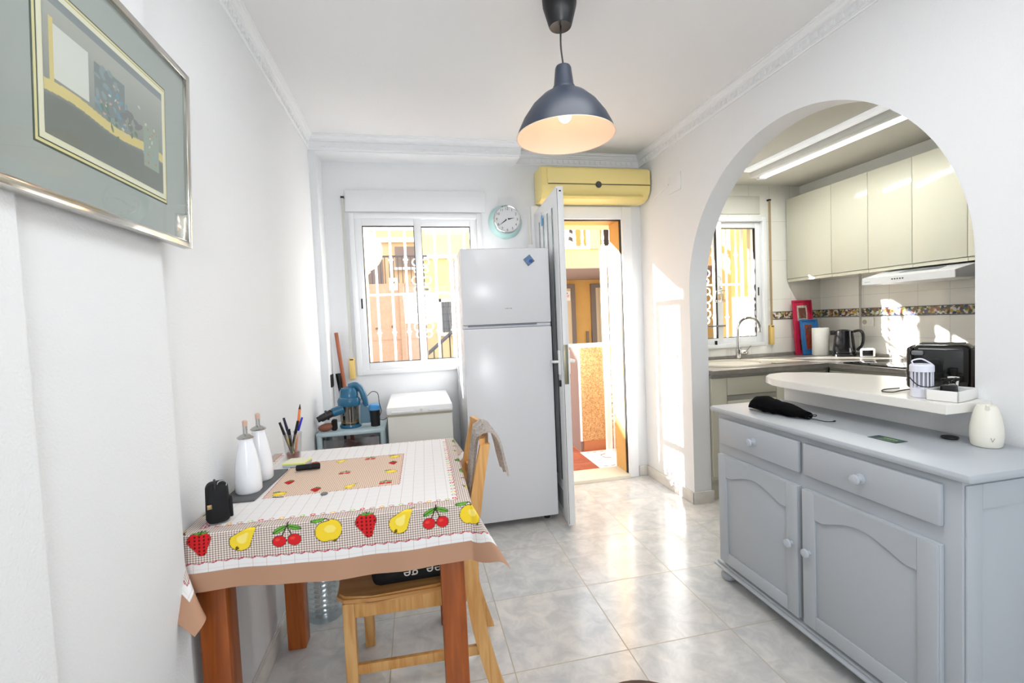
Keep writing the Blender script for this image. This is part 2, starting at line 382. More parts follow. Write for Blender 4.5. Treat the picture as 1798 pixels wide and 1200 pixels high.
# ------------------------------------------------------------------ door frame and the open door leaf
d1 = thing('door_1', 'd', 'd', (1.9, 3.40, 0)); del d1['label']; del d1['category']; d1['kind'] = 'structure'
pbox('door_frame', ALU, d1, (DX0-.02, DX0+.06, 3.375, 3.44, 0, DZ1+.03), (DX1-.065, DX1+.015, 3.375, 3.44, 0, DZ1+.03), (DX0+.06, DX1-.065, 3.375, 3.44, 2.052, DZ1+.03), bev=.004)
pbox('door_seal', BLACK, d1, (DX1-.071, DX1-.065, 3.40, 3.425, .03, 2.052), (DX0+.06, DX1-.065, 3.40, 3.425, 2.045, 2.052))
pbox('threshold', mat('pale stone threshold', '#ddd5c2', .4), d1, (DX0+.06, DX1-.065, 3.36, 3.60, -.02, .028), bev=.003)
LM = Matrix.Translation((1.555, 3.37, 0)) @ Matrix.Rotation(-math.atan2(.055, .71), 4, 'Z') @ Matrix.Rotation(PI, 4, 'Z')
# local: leaf hangs along +y(after turn toward the room), thickness in x; x>0 = face seen from the table
LW = .715
leaf = obj('door_leaf', (lambda bm: (box(bm, -.022, .022, 0, LW, .02, 2.085, bev=.003, M=LM), bm)[1])(NB()), ALU, d1)
LM2 = LM
def lbox(name, m, par, *bx, bev=0, label=None): return pbox(name, m, par, *bx, bev=bev, label=label, M=LM2)
for i, yy in enumerate((.165, .30, .435, .575)):
    lbox('glass_slot', mat('frosted grey glass', '#7d8a8e', .2), leaf, (.0215, .0232, yy-.004, yy+.032, .27, 1.985))
lbox('kick_panel', mat('grey recessed panel', '#a8adb0', .4), leaf, (.0215, .0235, .12, .60, .08, .20))
lbox('lock_plate', mat('tarnished brass plate', '#8d8872', .35, .8), leaf, (-.013, .013, LW-.001, LW+.0015, .895, 1.135), bev=.0005)
lbox('edge_seal', BLACK, leaf, (.0155, .018, LW-.0005, LW+.001, .03, 2.07))
h = lbox('door_handle', WPLA, leaf, (.022, .036, .645, .675, .95, 1.10), (-.036, -.022, .645, .675, .95, 1.10), bev=.004)
bm = NB()
tube(bm, [LM @ Vector(p) for p in ((.03, .66, 1.03), (.06, .66, 1.03), (.066, .655, 1.03), (.068, .54, 1.028))], .009, 10)
tube(bm, [LM @ Vector(p) for p in ((-.03, .66, 1.03), (-.06, .66, 1.03), (-.066, .655, 1.03), (-.068, .54, 1.028))], .009, 10)
obj('lever', bm, WPLA, h)
lbox('key_cylinder', BLACK, leaf, (.022, .034, .65, .668, .875, .915), bev=.003)
lbox('corner_cap', BLACK, leaf, (-.008, .004, LW, LW+.002, 2.052, 2.06))
t = thing('key_tag', 'small blue key tag hanging near the top of the open white door', 'key tag', tuple(LM @ Vector((.03, .33, 1.93))))
bm = NB(); box(bm, .031, .037, .31, .345, 1.93, 2.0, bev=.003, M=LM2); obj('tag', bm, mat('sky blue plastic', '#5a9fd0', .4), t)
bm = NB(); tube(bm, [LM @ Vector((.034, .3275+.008*math.cos(a), 2.008+.012*math.sin(a))) for a in np.linspace(0, 2*PI, 13)], .0012, 6, False); obj('ring', bm, STEEL, t)

# ------------------------------------------------------------------ electric things on the walls
t = thing('cover_plate', 'flat white junction cover plate high on wall left of the arch', 'cover plate', (XR-.002, 2.89, 2.13))
pbox('plate', WALL, t, (XR-.006, XR, 2.82, 2.965, 2.13, 2.245), bev=.001)
bm = NB(); tube(bm, spline([(XR-.004, 2.97, 2.20), (XR-.004, 3.05, 2.185), (XR-.004, 3.16, 2.16), (XR-.004, 3.19, 2.15)], 4), .004, 6); tag(obj('cable', bm, WPLA), 'short white cable on wall between cover plate and yellow air conditioner', 'cable')
t = thing('wall_socket', 'black socket plate on pilaster in the left back corner', 'socket', (.05, 3.30, .93))
pbox('plate', BLACK, t, (.045, .053, 3.26, 3.34, .90, .985), bev=.002); bm = NB(); cyl(bm, (.053, 3.30, .943), (.056, 3.30, .943), .02); obj('socket', bm, mat('dark grey plastic', '#26262a', .4), t)

# ------------------------------------------------------------------ air conditioner
ACM = mat('yellowed plastic casing', '#efdc93', .35); ACS = mat('paler yellowed plastic', '#ead98f', .3)
t = thing('air_conditioner', 'yellowed split air conditioner on wall above the open door', 'air conditioner', (1.975, 3.3, 2.155))
bm = NB(); poly = [(3.395, 2.158), (3.395, 2.395), (3.235, 2.395), (3.215, 2.38), (3.205, 2.26), (3.215, 2.215), (3.25, 2.17), (3.30, 2.156)]
prism(bm, poly, 1.55, 2.40, 'x', bev=.006); obj('casing', bm, ACM, t)
pbox('front_panel', ACM, t, (1.595, 2.395, 3.199, 3.212, 2.268, 2.372), bev=.004)
pbox('seam', mat('dark seam', '#4a4636', .6), t, (1.60, 2.395, 3.2015, 3.206, 2.262, 2.266))
bm = NB(); box(bm, 1.66, 2.34, -.004, .004, -.028, .028, bev=.003, M=Matrix.Translation((0, 3.226, 2.192)) @ Matrix.Rotation(R(-52), 4, 'X') @ Matrix.Rotation(R(90), 4, 'X') @ Matrix.Rotation(R(-90), 4, 'X')); obj('louver', bm, ACS, t)
bm = NB(); lathe(bm, [(0, .004), (.022, .004), (.024, .0), (0, 0)], M=axisM((1.982, 3.199, 2.262), (0, -1, 0))); obj('badge', bm, mat('dark grey badge', '#4b4a48', .35), t, 'round dark badge')

# ------------------------------------------------------------------ wall clock
t = thing('wall_clock', 'round wall clock with pale turquoise case and chrome rim', 'clock', (1.325, 3.37, 1.93))
CXc, CZc = 1.312, 2.03
bm = NB(); lathe(bm, [(0, 0), (.122, 0), (.126, .012), (.118, .03), (.10, .045), (.0, .045)], n=48, M=axisM((CXc, D-.001, CZc), (0, -1, 0))); obj('case', bm, mat('pale turquoise enamel', '#b3d6d2', .3), t)
cx, cz = CXc+.008, CZc+.012
bm = NB(); lathe(bm, [(.094, .04), (.101, .044), (.103, .052), (.098, .058), (.093, .054), (.092, .046)], n=48, M=axisM((cx, D, cz), (0, -1, 0))); obj('rim', bm, CHROME, t, 'chrome rim')
bm = NB(); lathe(bm, [(0, .0455), (.095, .0455), (.095, .047), (0, .047)], n=48, M=axisM((cx, D, cz), (0, -1, 0))); obj('dial', bm, mat('pale grey dial', '#d9dadb', .5), t)
DK = mat('dark grey print', '#3f4144', .5)
for k in range(1, 13):
    a = PI/2-k*PI/6
    textmesh('numeral', str(k), .026, Matrix.Translation((cx+.077*math.cos(a), D-.0475, cz+.077*math.sin(a))) @ FRONT, DK, t)
def hand(name, ang, L, w, y):
    bm = NB(); M = Matrix.Translation((cx, y, cz)) @ Matrix.Rotation(ang, 4, 'Y')
    vs = [bm.verts.new(M @ Vector(p)) for p in ((-w, -.0005, -.012), (w, -.0005, -.012), (w*1.4, -.0005, L*.3), (0, -.0005, L), (-w*1.4, -.0005, L*.3))]
    fc = bm.faces.new(vs); r = bmesh.ops.extrude_face_region(bm, geom=[fc]); bmesh.ops.translate(bm, vec=(0, .001, 0), verts=[v for v in r['geom'] if isinstance(v, bmesh.types.BMVert)]); obj(name, bm, BLACK, t)
hand('hour_hand', R(79), .058, .0032, D-.049); hand('minute_hand', R(234), .082, .0026, D-.0505)
bm = NB(); cyl(bm, (cx, D-.048, cz), (cx, D-.0535, cz), .005); obj('hub', bm, WPLA, t)

# ------------------------------------------------------------------ refrigerator
FR = mat('white glossy fridge enamel', '#e2e3e6', .22)
t = thing('refrigerator', 'tall white two-door refrigerator beside the open door', 'refrigerator', (1.18, 3.1, 0))
pbox('cabinet', FR, t, (.902, 1.452, 2.835, 3.36, .04, 1.735), bev=.006)
pbox('freezer_door', FR, t, (.9, 1.455, 2.78, 2.832, 1.275, 1.74), bev=.01)
fd = pbox('fridge_door', FR, t, (.9, 1.455, 2.78, 2.832, .045, 1.255), bev=.01)
pbox('handle_lip', mat('lilac white plastic', '#d6d8e0', .25), t, (.905, 1.45, 2.785, 2.83, 1.256, 1.274), bev=.002)
pbox('handle_recess', mat('shadow grey plastic', '#7e828b', .5), t, (.93, 1.36, 2.781, 2.79, 1.266, 1.275), bev=.001)
bm = NB()
for i, wx in enumerate((.005, .007, .004, .006, .007)): box(bm, 1.163+i*.009, 1.163+i*.009+wx, 2.7785, 2.7805, 1.368, 1.374)
obj('logo', bm, mat('light grey print', '#a0a2a6', .4), t, 'small faint grey logo')
pbox('hinge', STEEL, t, (1.38, 1.44, 2.79, 2.82, 1.2585, 1.272), bev=.002)
bm = NB()
for x in (.95, 1.4):
    for y in (2.87, 3.3): cyl(bm, (x, y, 0), (x, y, .04), .02)
bm.free()
for x in (.95, 1.4):
    for y in (2.87, 3.3): bm = NB(); cyl(bm, (x, y, 0), (x, y, .04), .02); obj('foot', bm, BLACK, t)
t = thing('fridge_magnet', 'blue square tile magnet turned on its corner on fridge door', 'magnet', (1.325, 2.778, 1.63))
MM = Matrix.Translation((1.325, 2.7795, 1.663)) @ Matrix.Rotation(R(-37), 4, 'Y')
bm = NB(); box(bm, -.026, .026, -.004, 0, -.026, .026, bev=.001, M=MM); obj('backing', bm, mat('dull pewter', '#6f7780', .4), t)
bm = NB(); box(bm, -.022, .022, -.005, -.003, -.022, .022, M=MM); obj('tile', bm, mat('blue glazed tile', '#6d93c4', .3, var=.5, vscale=60), t)
bm = NB(); lathe(bm, [(0, .0055), (.011, .0055), (.011, .004), (0, .004)], M=MM @ Matrix.Translation((.006, 0, -.011)) @ Matrix.Rotation(R(90), 4, 'X')); obj('spot', bm, mat('deep blue glaze', '#2b4c92', .3), t)

# ------------------------------------------------------------------ chest freezer under the window
FZ = mat('off white freezer enamel', '#d9d8d0', .4)
t = thing('chest_freezer', 'small off-white chest freezer with white lid under the big window', 'freezer', (.62, 3.08, 0))
pbox('cabinet', FZ, t, (.43, .812, 2.80, 3.365, .03, .755), bev=.006)
pbox('gasket', mat('beige gasket', '#b9b29a', .7), t, (.432, .81, 2.803, 3.36, .755, .766))
l = pbox('lid', WPLA, t, (.424, .816, 2.785, 3.37, .766, .815), bev=.014)
pbox('lid_handle', WPLA, l, (.455, .585, 2.775, 2.795, .778, .79), bev=.004); pbox('lid_handle', WPLA, l, (.67, .80, 2.775, 2.795, .778, .79), bev=.004)
bm = NB(); cyl(bm, (.627, 2.786, .787), (.627, 2.780, .787), .010); obj('lock', bm, FZ, l)
pbox('plinth', BLACK, t, (.45, .79, 2.84, 3.34, 0, .03))

# ------------------------------------------------------------------ plastic cart with transparent drawers
BL = mat('pale blue plastic', '#b7cad0', .35)
t = thing('drawer_cart', 'pale blue plastic cart with clear drawers in left back corner', 'drawer cart', (.215, 3.05, 0))
bm = NB()
for x in (.028, .392):
    for y in (2.893, 3.185): cyl(bm, (x, y, .0), (x, y, .675), .017, n=16)
obj('post', bm, BL, t)
tp = pbox('top', BL, t, (.012, .408, 2.876, 3.20, .652, .678), bev=.008)
DRW = glass('clear drawer plastic', (.80, .82, .84), .1, .18)
for z0, z1 in ((.44, .63), (.23, .42), (.03, .21)):
    dr = pbox('drawer', DRW, t, (.05, .37, 2.885, 2.888, z0, z1), (.05, .37, 3.17, 3.173, z0, z1), (.05, .053, 2.885, 3.17, z0, z1), (.367, .37, 2.885, 3.17, z0, z1), (.05, .37, 2.885, 3.17, z0, z0+.003))
    pbox('drawer_rail', BL, dr, (.045, .375, 2.885, 3.17, z0-.016, z0-.004), bev=.003)
random.seed(3)
for i, (x, y, w, hh, c) in enumerate(((.13, 2.99, .10, .11, '#77777a'), (.25, 2.97, .13, .14, '#5d5f62'), (.31, 3.08, .08, .15, '#a03a3a'), (.18, 3.09, .12, .13, '#8f8f92'))):
    bm = NB(); vs = sphere(bm, (0, 0, 0), 1, (w/2, .05, hh/2), 16)
    for v in bm.verts: v.co += Vector((1, 1, 1))*.012*noise.noise(v.co*30+Vector((i*9, 0, 0)))
    bmesh.ops.translate(bm, vec=(x, y, .445+hh/2), verts=bm.verts)
    tag(obj('plastic_bag', bm, mat('crumpled bag '+c, c, .35, bump=.6, bscale=40)), ('grey crumpled bag at left inside the clear top drawer', 'dark grey crumpled bag in middle of the clear top drawer', 'red and dark bag at the right back of the top drawer', 'pale grey bag at the back of the clear top drawer')[i], 'bag', 'bags in the cart drawer')

# hand vacuum on the cart
VB = mat('petrol blue plastic', '#2d6788', .22); VD = mat('dark grey plastic', '#2f3338', .35)
t = thing('handheld_vacuum', 'blue handheld vacuum cleaner with clear dust cup on the cart', 'vacuum cleaner', (.20, 3.0, .678))
bm = NB(); lathe(bm, [(0, .0), (.062, .0), (.066, .008), (.064, .02), (0, .02)], (.195, 3.0, .679)); obj('cup_base', bm, VB, t)
bm = NB(); lathe(bm, [(.058, 0), (.060, .12), (.058, .12), (.056, .004)], (.195, 3.0, .698)); obj('dust_cup', bm, glass('smoky clear plastic', (.72, .70, .66), .05, .15), t)
bm = NB(); lathe(bm, [(0, 0), (.03, 0), (.036, .118), (0, .118)], (.195, 3.0, .70)); obj('filter', bm, mat('dusty grey filter', '#8d8a82', .9), t)
bm = NB(); sphere(bm, (.195, 2.995, .712), .054, (1, 1, .26)); obj('dust', bm, mat('tan dust', '#b39a6e', .95, bump=.8, bscale=60), t)
bm = NB(); lathe(bm, [(.0, -.004), (.066, -.004), (.070, .006), (.072, .03), (.066, .045), (.058, .05), (.056, .085), (.045, .105), (.02, .112), (0, .112)], (.195, 3.0, .818)); 
obj('motor_housing', bm, VB, t)
pts = spline([(.20, 3.0, .925), (.235, 2.995, .935), (.262, 2.99, .915), (.285, 2.985, .86), (.292, 2.985, .805)], 5)
bm = NB(); tube(bm, pts, .016, 12, rs=[.024-.008*i/len(pts) for i in range(len(pts))]); obj('handle', bm, VB, t)
bm = NB(); prism(bm, [(.255, .70), (.315, .70), (.325, .74), (.31, .79), (.262, .83)], 2.965, 3.02, 'y', bev=.006); obj('battery', bm, mat('grey blue battery shell', '#5e7f92', .4), t)
pbox('spine', mat('silver plastic', '#9ea4a8', .3), t, (.248, .264, 2.975, 3.012, .69, .90), bev=.004)
bm = NB(); cyl(bm, (.16, 2.96, .80), (.10, 2.94, .785), .030, .026); obj('nozzle_collar', bm, VB, t)
bm = NB(); cyl(bm, (.10, 2.94, .785), (.035, 2.925, .757), .024, .022); cyl(bm, (.075, 2.935, .775), (.065, 2.932, .772), .031); cyl(bm, (.05, 2.928, .765), (.018, 2.918, .752), .019, .017); obj('nozzle', bm, VD, t, 'dark crevice nozzle')
t = thing('brush', 'brown brush head lying on the cart under the vacuum nozzle', 'brush', (.07, 2.93, .678))
bm = NB(); sphere(bm, (.065, 2.93, .703), .05, (1.0, .6, .48), M=Matrix.Rotation(R(-8), 4, 'Y')); obj('body', bm, mat('brown plastic', '#8e5a45', .4), t)
pbox('bristles', mat('black bristles', '#17130f', .9), t, (.095, .125, 2.91, 2.955, .68, .745), bev=.008)
t = thing('beaker', 'black beaker with sky blue lid on right of the cart', 'beaker', (.345, 2.97, .678))
bm = NB(); lathe(bm, [(0, 0), (.028, 0), (.031, .10), (0, .10)], (.345, 2.97, .679)); obj('cup', bm, mat('black satin plastic', '#111114', .4), t)
bm = NB(); lathe(bm, [(0, 0), (.034, 0), (.036, .028), (.03, .036), (0, .036)], (.345, 2.97, .779)); obj('lid', bm, mat('sky blue plastic lid', '#4f9ad6', .3), t)
bm = NB(); tube(bm, spline([(.30, 3.03, .86), (.33, 3.03, .885), (.365, 3.0, .875), (.375, 2.96, .82), (.385, 2.95, .77), (.37, 2.93, .73), (.40, 2.90, .725), (.422, 2.88, .74)], 6), .0022, 6)
tag(obj('charger_cable', bm, BLACK), 'thin black cable looping behind the beaker on the cart', 'cable')

# broom and dustpan in the corner
t = thing('broom', 'broom with reddish wooden stick leaning in the left back corner', 'broom', (.20, 3.28, 0))
bm = NB(); cyl(bm, (.205, 3.27, .06), (.083, 3.36, 1.265), .0125, n=16); obj('stick', bm, mat('reddish brown wood', '#a05a3c', .5), t)
pbox('head', mat('red broom head', '#7c2f28', .5), t, (.11, .30, 3.25, 3.295, .05, .085), bev=.008); pbox('bristles', BLACK, t, (.115, .295, 3.255, 3.29, 0, .052))
t = thing('dustpan', 'black long-handled dustpan leaning beside the broom stick', 'dustpan', (.10, 3.31, 0))
bm = NB(); cyl(bm, (.115, 3.30, .10), (.102, 3.34, .80), .008, n=12); cyl(bm, (.105, 3.333, .78), (.085, 3.345, .985), .013, .021, n=14); obj('handle', bm, BLACK, t)
pbox('pan', BLACK, t, (.01, .085, 3.22, 3.36, 0, .09), bev=.01)

# ------------------------------------------------------------------ water bottle
t = thing('water_bottle', 'large clear plastic water bottle on floor under the dining table', 'water bottle', (.155, 2.17, 0))
prof = [(0, .004), (.05, .0), (.075, .006), (.08, .03), (.078, .045)]
for k in range(9): prof += [(.076, .05+k*.022), (.081, .058+k*.022), (.081, .064+k*.022)]
prof += [(.076, .25), (.07, .28), (.04, .33), (.018, .35), (.018, .37)]
bm = NB(); lathe(bm, prof, (.155, 2.17, .001)); obj('bottle', bm, glass('pale blue clear plastic', (.86, .92, .95), .03, .22), t)
bm = NB(); lathe(bm, [(0, 0), (.021, 0), (.021, .02), (0, .02)], (.155, 2.17, .37)); obj('cap', bm, VB, t)

# ------------------------------------------------------------------ dining table
TRZ = R(-1.0); TL = (.006, 1.298, 0); TW, TD, TZ = .735, .76, .785
TM = Matrix.Translation(TL) @ Matrix.Rotation(TRZ, 4, 'Z')
t = thing('dining_table', 'small pine dining table with thick orange-brown legs against left wall', 'table', TL, TRZ)
pbox('tabletop', PINE, t, (.004, TW-.004, .004, TD-.004, TZ-.025, TZ-.002), bev=.003, M=TM)
for x, y in ((.012, .03), (.643, .03), (.03, .665), (.643, .665)):
    pbox('leg', PINE, t, (x, x+.07, y, y+.07, 0, TZ-.025), bev=.005, M=TM)
[pbox('apron', PINE, t, b_, M=TM) for b_ in ((.08, .645, .045, .065, .69, TZ-.025), (.08, .645, .69, .71, .69, TZ-.025), (.03, .05, .10, .66, .69, TZ-.025), (.68, .70, .10, .66, .69, TZ-.025))]

# ---- tablecloth: one draped sheet, its print held in attributes
def make_cloth():
    dr = .170; s = .0021
    us = np.arange(-dr, TW+dr+1e-6, s); us[-1] = TW+dr
    vs = np.concatenate([np.arange(-dr, .05, .0017), np.arange(.05, TD+dr, .0027)]); vs[-1] = TD+dr
    U, V = np.meshgrid(us, vs, indexing='xy'); nu, nv = len(us), len(vs)
    # --- shape
    du = np.where(U < 0, -U, np.where(U > TW, U-TW, 0.)); dv = np.where(V < 0, -V, np.where(V > TD, V-TD, 0.))
    bx = np.clip(U, 0, TW); by = np.clip(V, 0, TD)
    X = bx.copy(); Y = by.copy(); Z = np.full_like(U, TZ)
    sx = np.where(U < 0, -1., 1.); sy = np.where(V < 0, -1., 1.)
    rnd = .006
    def drop(d):   # rounded fold: returns outward, down
        a = np.minimum(d/rnd, PI/2); return rnd*np.sin(a)*.7, np.where(d > rnd*PI/2, rnd+(d-rnd*PI/2), rnd*(1-np.cos(a)))
    one = (du > 0) ^ (dv > 0)
    d = du+dv; ou, dn = drop(d)
    dn = dn*np.where((V < 0) & one, 1-.15*np.exp(-(np.maximum(U, 0)/.30)**2)-.05*np.clip((U-.5)/.2, 0, 1), 1)
    wob = .004*np.sin(U*21+1)+.003*np.sin(U*37)
    fl = np.clip(d/dr, 0, 1)
    mk = one & (dv > 0)
    Y = np.where(mk, by+sy*(ou+fl*(.010+wob)), Y); Z = np.where(mk, TZ-dn, Z)
    mk = one & (du > 0)
    side = np.where(U < 0, 0.002, .010+.004*np.sin(V*19))
    X = np.where(mk, bx+sx*(ou*np.where(U < 0, .3, 1)+fl*side), X); Z = np.where(mk, TZ-dn, Z)
    both = (du > 0) & (dv > 0)
    r = np.hypot(du, dv)+1e-9; th = np.arctan2(dv, du); q = th/(PI/2); r = r*(1-np.where(U < 0, .03, .15)*np.sin(2*th)**2)        # q 0 = side sheet, 1 = front sheet
    beta = R(36)*np.sin(PI*q)**.8
    out = r*np.sin(beta); down = r*np.cos(beta)*(1+.12*(1-q)*(U < 0)-.05*q*(U > 0))
    ou2, _ = drop(r)
    # flap direction (diagonal), the two layers kept apart
    dirx = np.where(U < 0, .12, .72); diry = np.where(U < 0, 1., .70)
    k = np.where(U < 0, .75, 1.)
    lay = (q-.5)*2*r*.16
    px = sx*np.where(U < 0, -1, 1)*(out*dirx*k)+sx*(ou2*.6*(1-q)+.010*(1-q)*r/dr)+np.where(U < 0, .0, 1)*(-lay*.55*np.sin(PI*q))
    py = sy*(out*diry*k+ou2*.6*q+.010*q*r/dr)+np.where(U < 0, 0, 1)*sy*(lay*.55*np.sin(PI*q))
    px = np.where(U < 0, .05*np.sin(PI*q)*r/dr+.03*np.sin(2*PI*q)*(r/dr)**2, px)
    X = np.where(both, bx+px, X); Y = np.where(both, by+py, Y); Z = np.where(both, TZ-down, Z)
    # small wrinkles on top
    Z = np.where((du == 0) & (dv == 0), Z+.0012*np.maximum(0, np.sin(U*9+V*4)*np.sin(V*13+U*2)), Z)
    P = np.stack([X, Y, Z], -1).reshape(-1, 3)
    rot = np.array(TM.to_3x3()); P = P@rot.T+np.array([TL[0], TL[1], .0])
    # --- print
    e = np.minimum(np.minimum(U+dr, TW+dr-U), np.minimum(V+dr, TD+dr+.04-V))   # distance from the hem
    sc = .004*np.abs(np.sin(PI*(U+V)/.030))
    C = np.zeros(U.shape+(4,))
    def put(mask, c, a=1.):
        C[mask] = (*lin(c), a)
    put(e < .055, '#b48c72')
    hemin = .085-.006+sc; G = ((e > .085-sc) & (e < .2+sc*.8)).astype(float)
    put(np.abs(e-(.085-sc)) < .0013, '#c83a50')
    put(np.abs(e-(.2+sc*.8)) < .0012, '#cf4a5c')
    Rm = ((U > .125) & (U < .530) & (V > .215) & (V < .575)).astype(float)
    put((np.abs(np.maximum(np.abs(U-.3275)-.2025, np.abs(V-.395)-.18)-.002*np.sin((U+V)*300)) < .0011), '#cf4a5c')
    # flowers on the inner line
    def side_coords(s):
        if s == 0: return U, V+dr          # front
        if s == 1: return V, TW+dr-U       # right
        if s == 2: return TW-U, TD+dr+.04-V    # back
        return TD-V, U+dr                  # left
    fc = ['#d6323f', '#c9a9a0', '#f2c64e', '#c3a79d', '#a9d77a']
    for s_, L in ((0, TW), (1, TD), (2, TW), (3, TD)):
        a, b = side_coords(s_)
        i = 0; p = .045
        while p < L-.04:
            rr_ = np.hypot(a-p, b-.211); m_ = rr_ < .0068; put(m_, fc[i % 5]); put(rr_ < .0028, '#fffaf2'); i += 1; p += .0262
    def ell(x, y, cx_, cy_, rx, ry, ang=0):
        c_, s__ = math.cos(ang), math.sin(ang); dx, dy = x-cx_, y-cy_
        return np.hypot((dx*c_+dy*s__)/rx, (-dx*s__+dy*c_)/ry)
    def cap(x, y, A, B, ra, rb):
        vx, vy = B[0]-A[0], B[1]-A[1]; tt = np.clip(((x-A[0])*vx+(y-A[1])*vy)/(vx*vx+vy*vy), 0, 1)
        return np.hypot(x-A[0]-tt*vx, y-A[1]-tt*vy)/(ra+(rb-ra)*tt)
    OUT = '#3b3218'
    def fruit(kind, a, b, ca, cb, size):
        # y up = towards the table centre
        m0 = (np.abs(a-ca) < size*1.5) & (np.abs(b-cb) < size*1.5)
        idx = np.where(m0); x = (a[idx]-ca)/size; y = (b[idx]-cb)/size; S = np.zeros(x.shape+(4,))
        def pp(m_, c): S[m_] = (*lin(c), 1)
        def leaf(cx_, cy_, rx, ry, an):
            q_ = ell(x, y, cx_, cy_, rx, ry, an); pp(q_ < 1, '#27501c'); pp(q_ < .82, '#6fae45')
            pp((q_ < .8) & (np.abs(-(x-cx_)*math.sin(an)+(y-cy_)*math.cos(an)) < .03), '#2f5f22')
        if kind == 0:      # strawberry
            q_ = cap(x, y, (0, .18), (.12, -.55), .68, .28); pp(q_ < 1, OUT); pp(q_ < .94, '#cf2327')
            gx, gy = np.round((x-.06*np.sin(y*9))/.26)*.26, np.round(y/.24)*.24
            pp((np.hypot(x-gx, (y-gy)*.7) < .055) & (q_ < .85), '#4a0d0d')
            for an in (.3, 1.2, 2.1, 2.8): leaf(.02+.22*math.cos(an), .72+.12*math.sin(an), .3, .1, an)
            pp(ell(x, y, 0, .98, .05, .2, .3) < 1, OUT)
        elif kind == 1:    # pear
            q_ = cap(x, y, (-.18, -.15), (.45, .62), .66, .24); pp(q_ < 1, OUT); pp(q_ < .94, '#f0d23a'); pp(cap(x, y, (-.1, 0), (.15, .3), .3, .1) < 1, '#f6e27c')
            pp(ell(x, y, .68, .88, .28, .05, .5) < 1, OUT); pp(ell(x, y, -.4, -.6, .1, .12) < 1, '#6b5a14')
        elif kind == 2:    # cherries
            for cx_, cy_ in ((-.45, -.4), (.42, -.38)):
                q_ = ell(x, y, cx_, cy_, .42, .39); pp(q_ < 1, OUT); pp(q_ < .91, '#d3262a'); pp(ell(x, y, cx_-.1, cy_+.1, .14, .1) < 1, '#e2473f')
                pp(cap(x, y, (cx_*.6, cy_+.36), (0, .55), .04, .04) < 1, OUT)
            leaf(-.42, .35, .45, .17, .5); leaf(.42, .42, .45, .17, -.35); pp(cap(x, y, (0, .5), (.04, .95), .05, .05) < 1, OUT)
        else:              # apple
            q_ = np.minimum(ell(x, y, -.2, -.1, .62, .66), ell(x, y, .22, -.02, .62, .70)); pp(q_ < 1, OUT); pp(q_ < .94, '#efcf35'); pp(ell(x, y, .1, .05, .35, .25) < 1, '#f5df72')
            leaf(-.62, .72, .45, .2, .15); pp(ell(x, y, -.1, .75, .22, .05, -.8) < 1, OUT); pp(ell(x, y, .35, -.72, .12, .08) < 1, '#6b5a14')
        mm = S[:, 3] > 0
        C[idx[0][mm], idx[1][mm]] = S[mm]
    seq = [0, 1, 2, 3, 0, 1, 2, 3]
    for k, p in enumerate((.045, .148, .252, .355, .452, .546, .638, .738)): fruit(seq[k], *side_coords(0), p, .138, .0425)
    for s_, L in ((1, TD), (2, TW), (3, TD)):
        a, b = side_coords(s_)
        for k in range(7): fruit((k+s_) % 4, a, b, .11+k*.102, .138, .0425)
    for kd, a_, b_ in ((3, .165, .245), (0, .27, .247), (1, .375, .245), (2, .485, .25), (0, .20, .553), (1, .30, .55), (2, .405, .553), (3, .497, .545), (0, .495, .46), (3, .495, .36), (0, .165, .35), (2, .335, .40)):
        fruit(kd, U, V, a_, b_, .0235)
    me = bpy.data.meshes.new('tablecloth'); me.vertices.add(nu*nv); me.vertices.foreach_set('co', P.ravel())
    i = (np.arange(nv-1)[:, None]*nu+np.arange(nu-1)[None]).ravel()
    q4 = np.stack([i, i+1, i+1+nu, i+nu], -1).ravel(); nf = len(i)
    me.loops.add(nf*4); me.loops.foreach_set('vertex_index', q4); me.polygons.add(nf)
    me.polygons.foreach_set('loop_start', np.arange(nf)*4); me.polygons.foreach_set('loop_total', np.full(nf, 4)); me.polygons.foreach_set('use_smooth', np.ones(nf, bool))
    me.update(calc_edges=True)
    at = me.attributes.new('print', 'FLOAT_COLOR', 'POINT'); at.data.foreach_set('color', C.reshape(-1, 4).ravel().astype(np.float32))
    for nm, arr in (('ging', G), ('pink', Rm)):
        at = me.attributes.new(nm, 'FLOAT', 'POINT'); at.data.foreach_set('value', arr.ravel().astype(np.float32))
    at = me.attributes.new('flat', 'FLOAT_VECTOR', 'POINT'); at.data.foreach_set('vector', np.stack([U, V, U*0], -1).ravel().astype(np.float32))
    o = bpy.data.objects.new('tablecloth', me); col.objects.link(o)
    # material
    m = bpy.data.materials.new('printed fruit tablecloth'); m.use_nodes = True; nt = m.node_tree; b = nt.nodes['Principled BSDF']; L_ = nt.links.new
    def A(nm): n = nt.nodes.new('ShaderNodeAttribute'); n.attribute_name = nm; return n
    def MA(op, *a):
        n = nt.nodes.new('ShaderNodeMath'); n.operation = op
        for i_, v in enumerate(a):
            if isinstance(v, (int, float)): n.inputs[i_].default_value = v
            else: L_(v, n.inputs[i_])
        return n.outputs[0]
    def MX(f_, a, c_):
        n = nt.nodes.new('ShaderNodeMix'); n.data_type = 'RGBA'
        for sck, v in ((n.inputs[0], f_), (n.inputs[6], a), (n.inputs[7], c_)):
            if isinstance(v, (int, float)): sck.default_value = v
            elif isinstance(v, tuple): sck.default_value = v
            else: L_(v, sck)
        return n.outputs[2]
    sp = nt.nodes.new('ShaderNodeSeparateXYZ'); L_(A('flat').outputs['Vector'], sp.inputs[0])
    def line(s_, per, w): return MA('LESS_THAN', MA('FRACT', MA('DIVIDE', MA('ADD', s_, 10), per)), w/per)
    grid = MA('MAXIMUM', line(sp.outputs[0], .034, .0011), MA('MULTIPLY', line(sp.outputs[1], .034, .0011), .45))
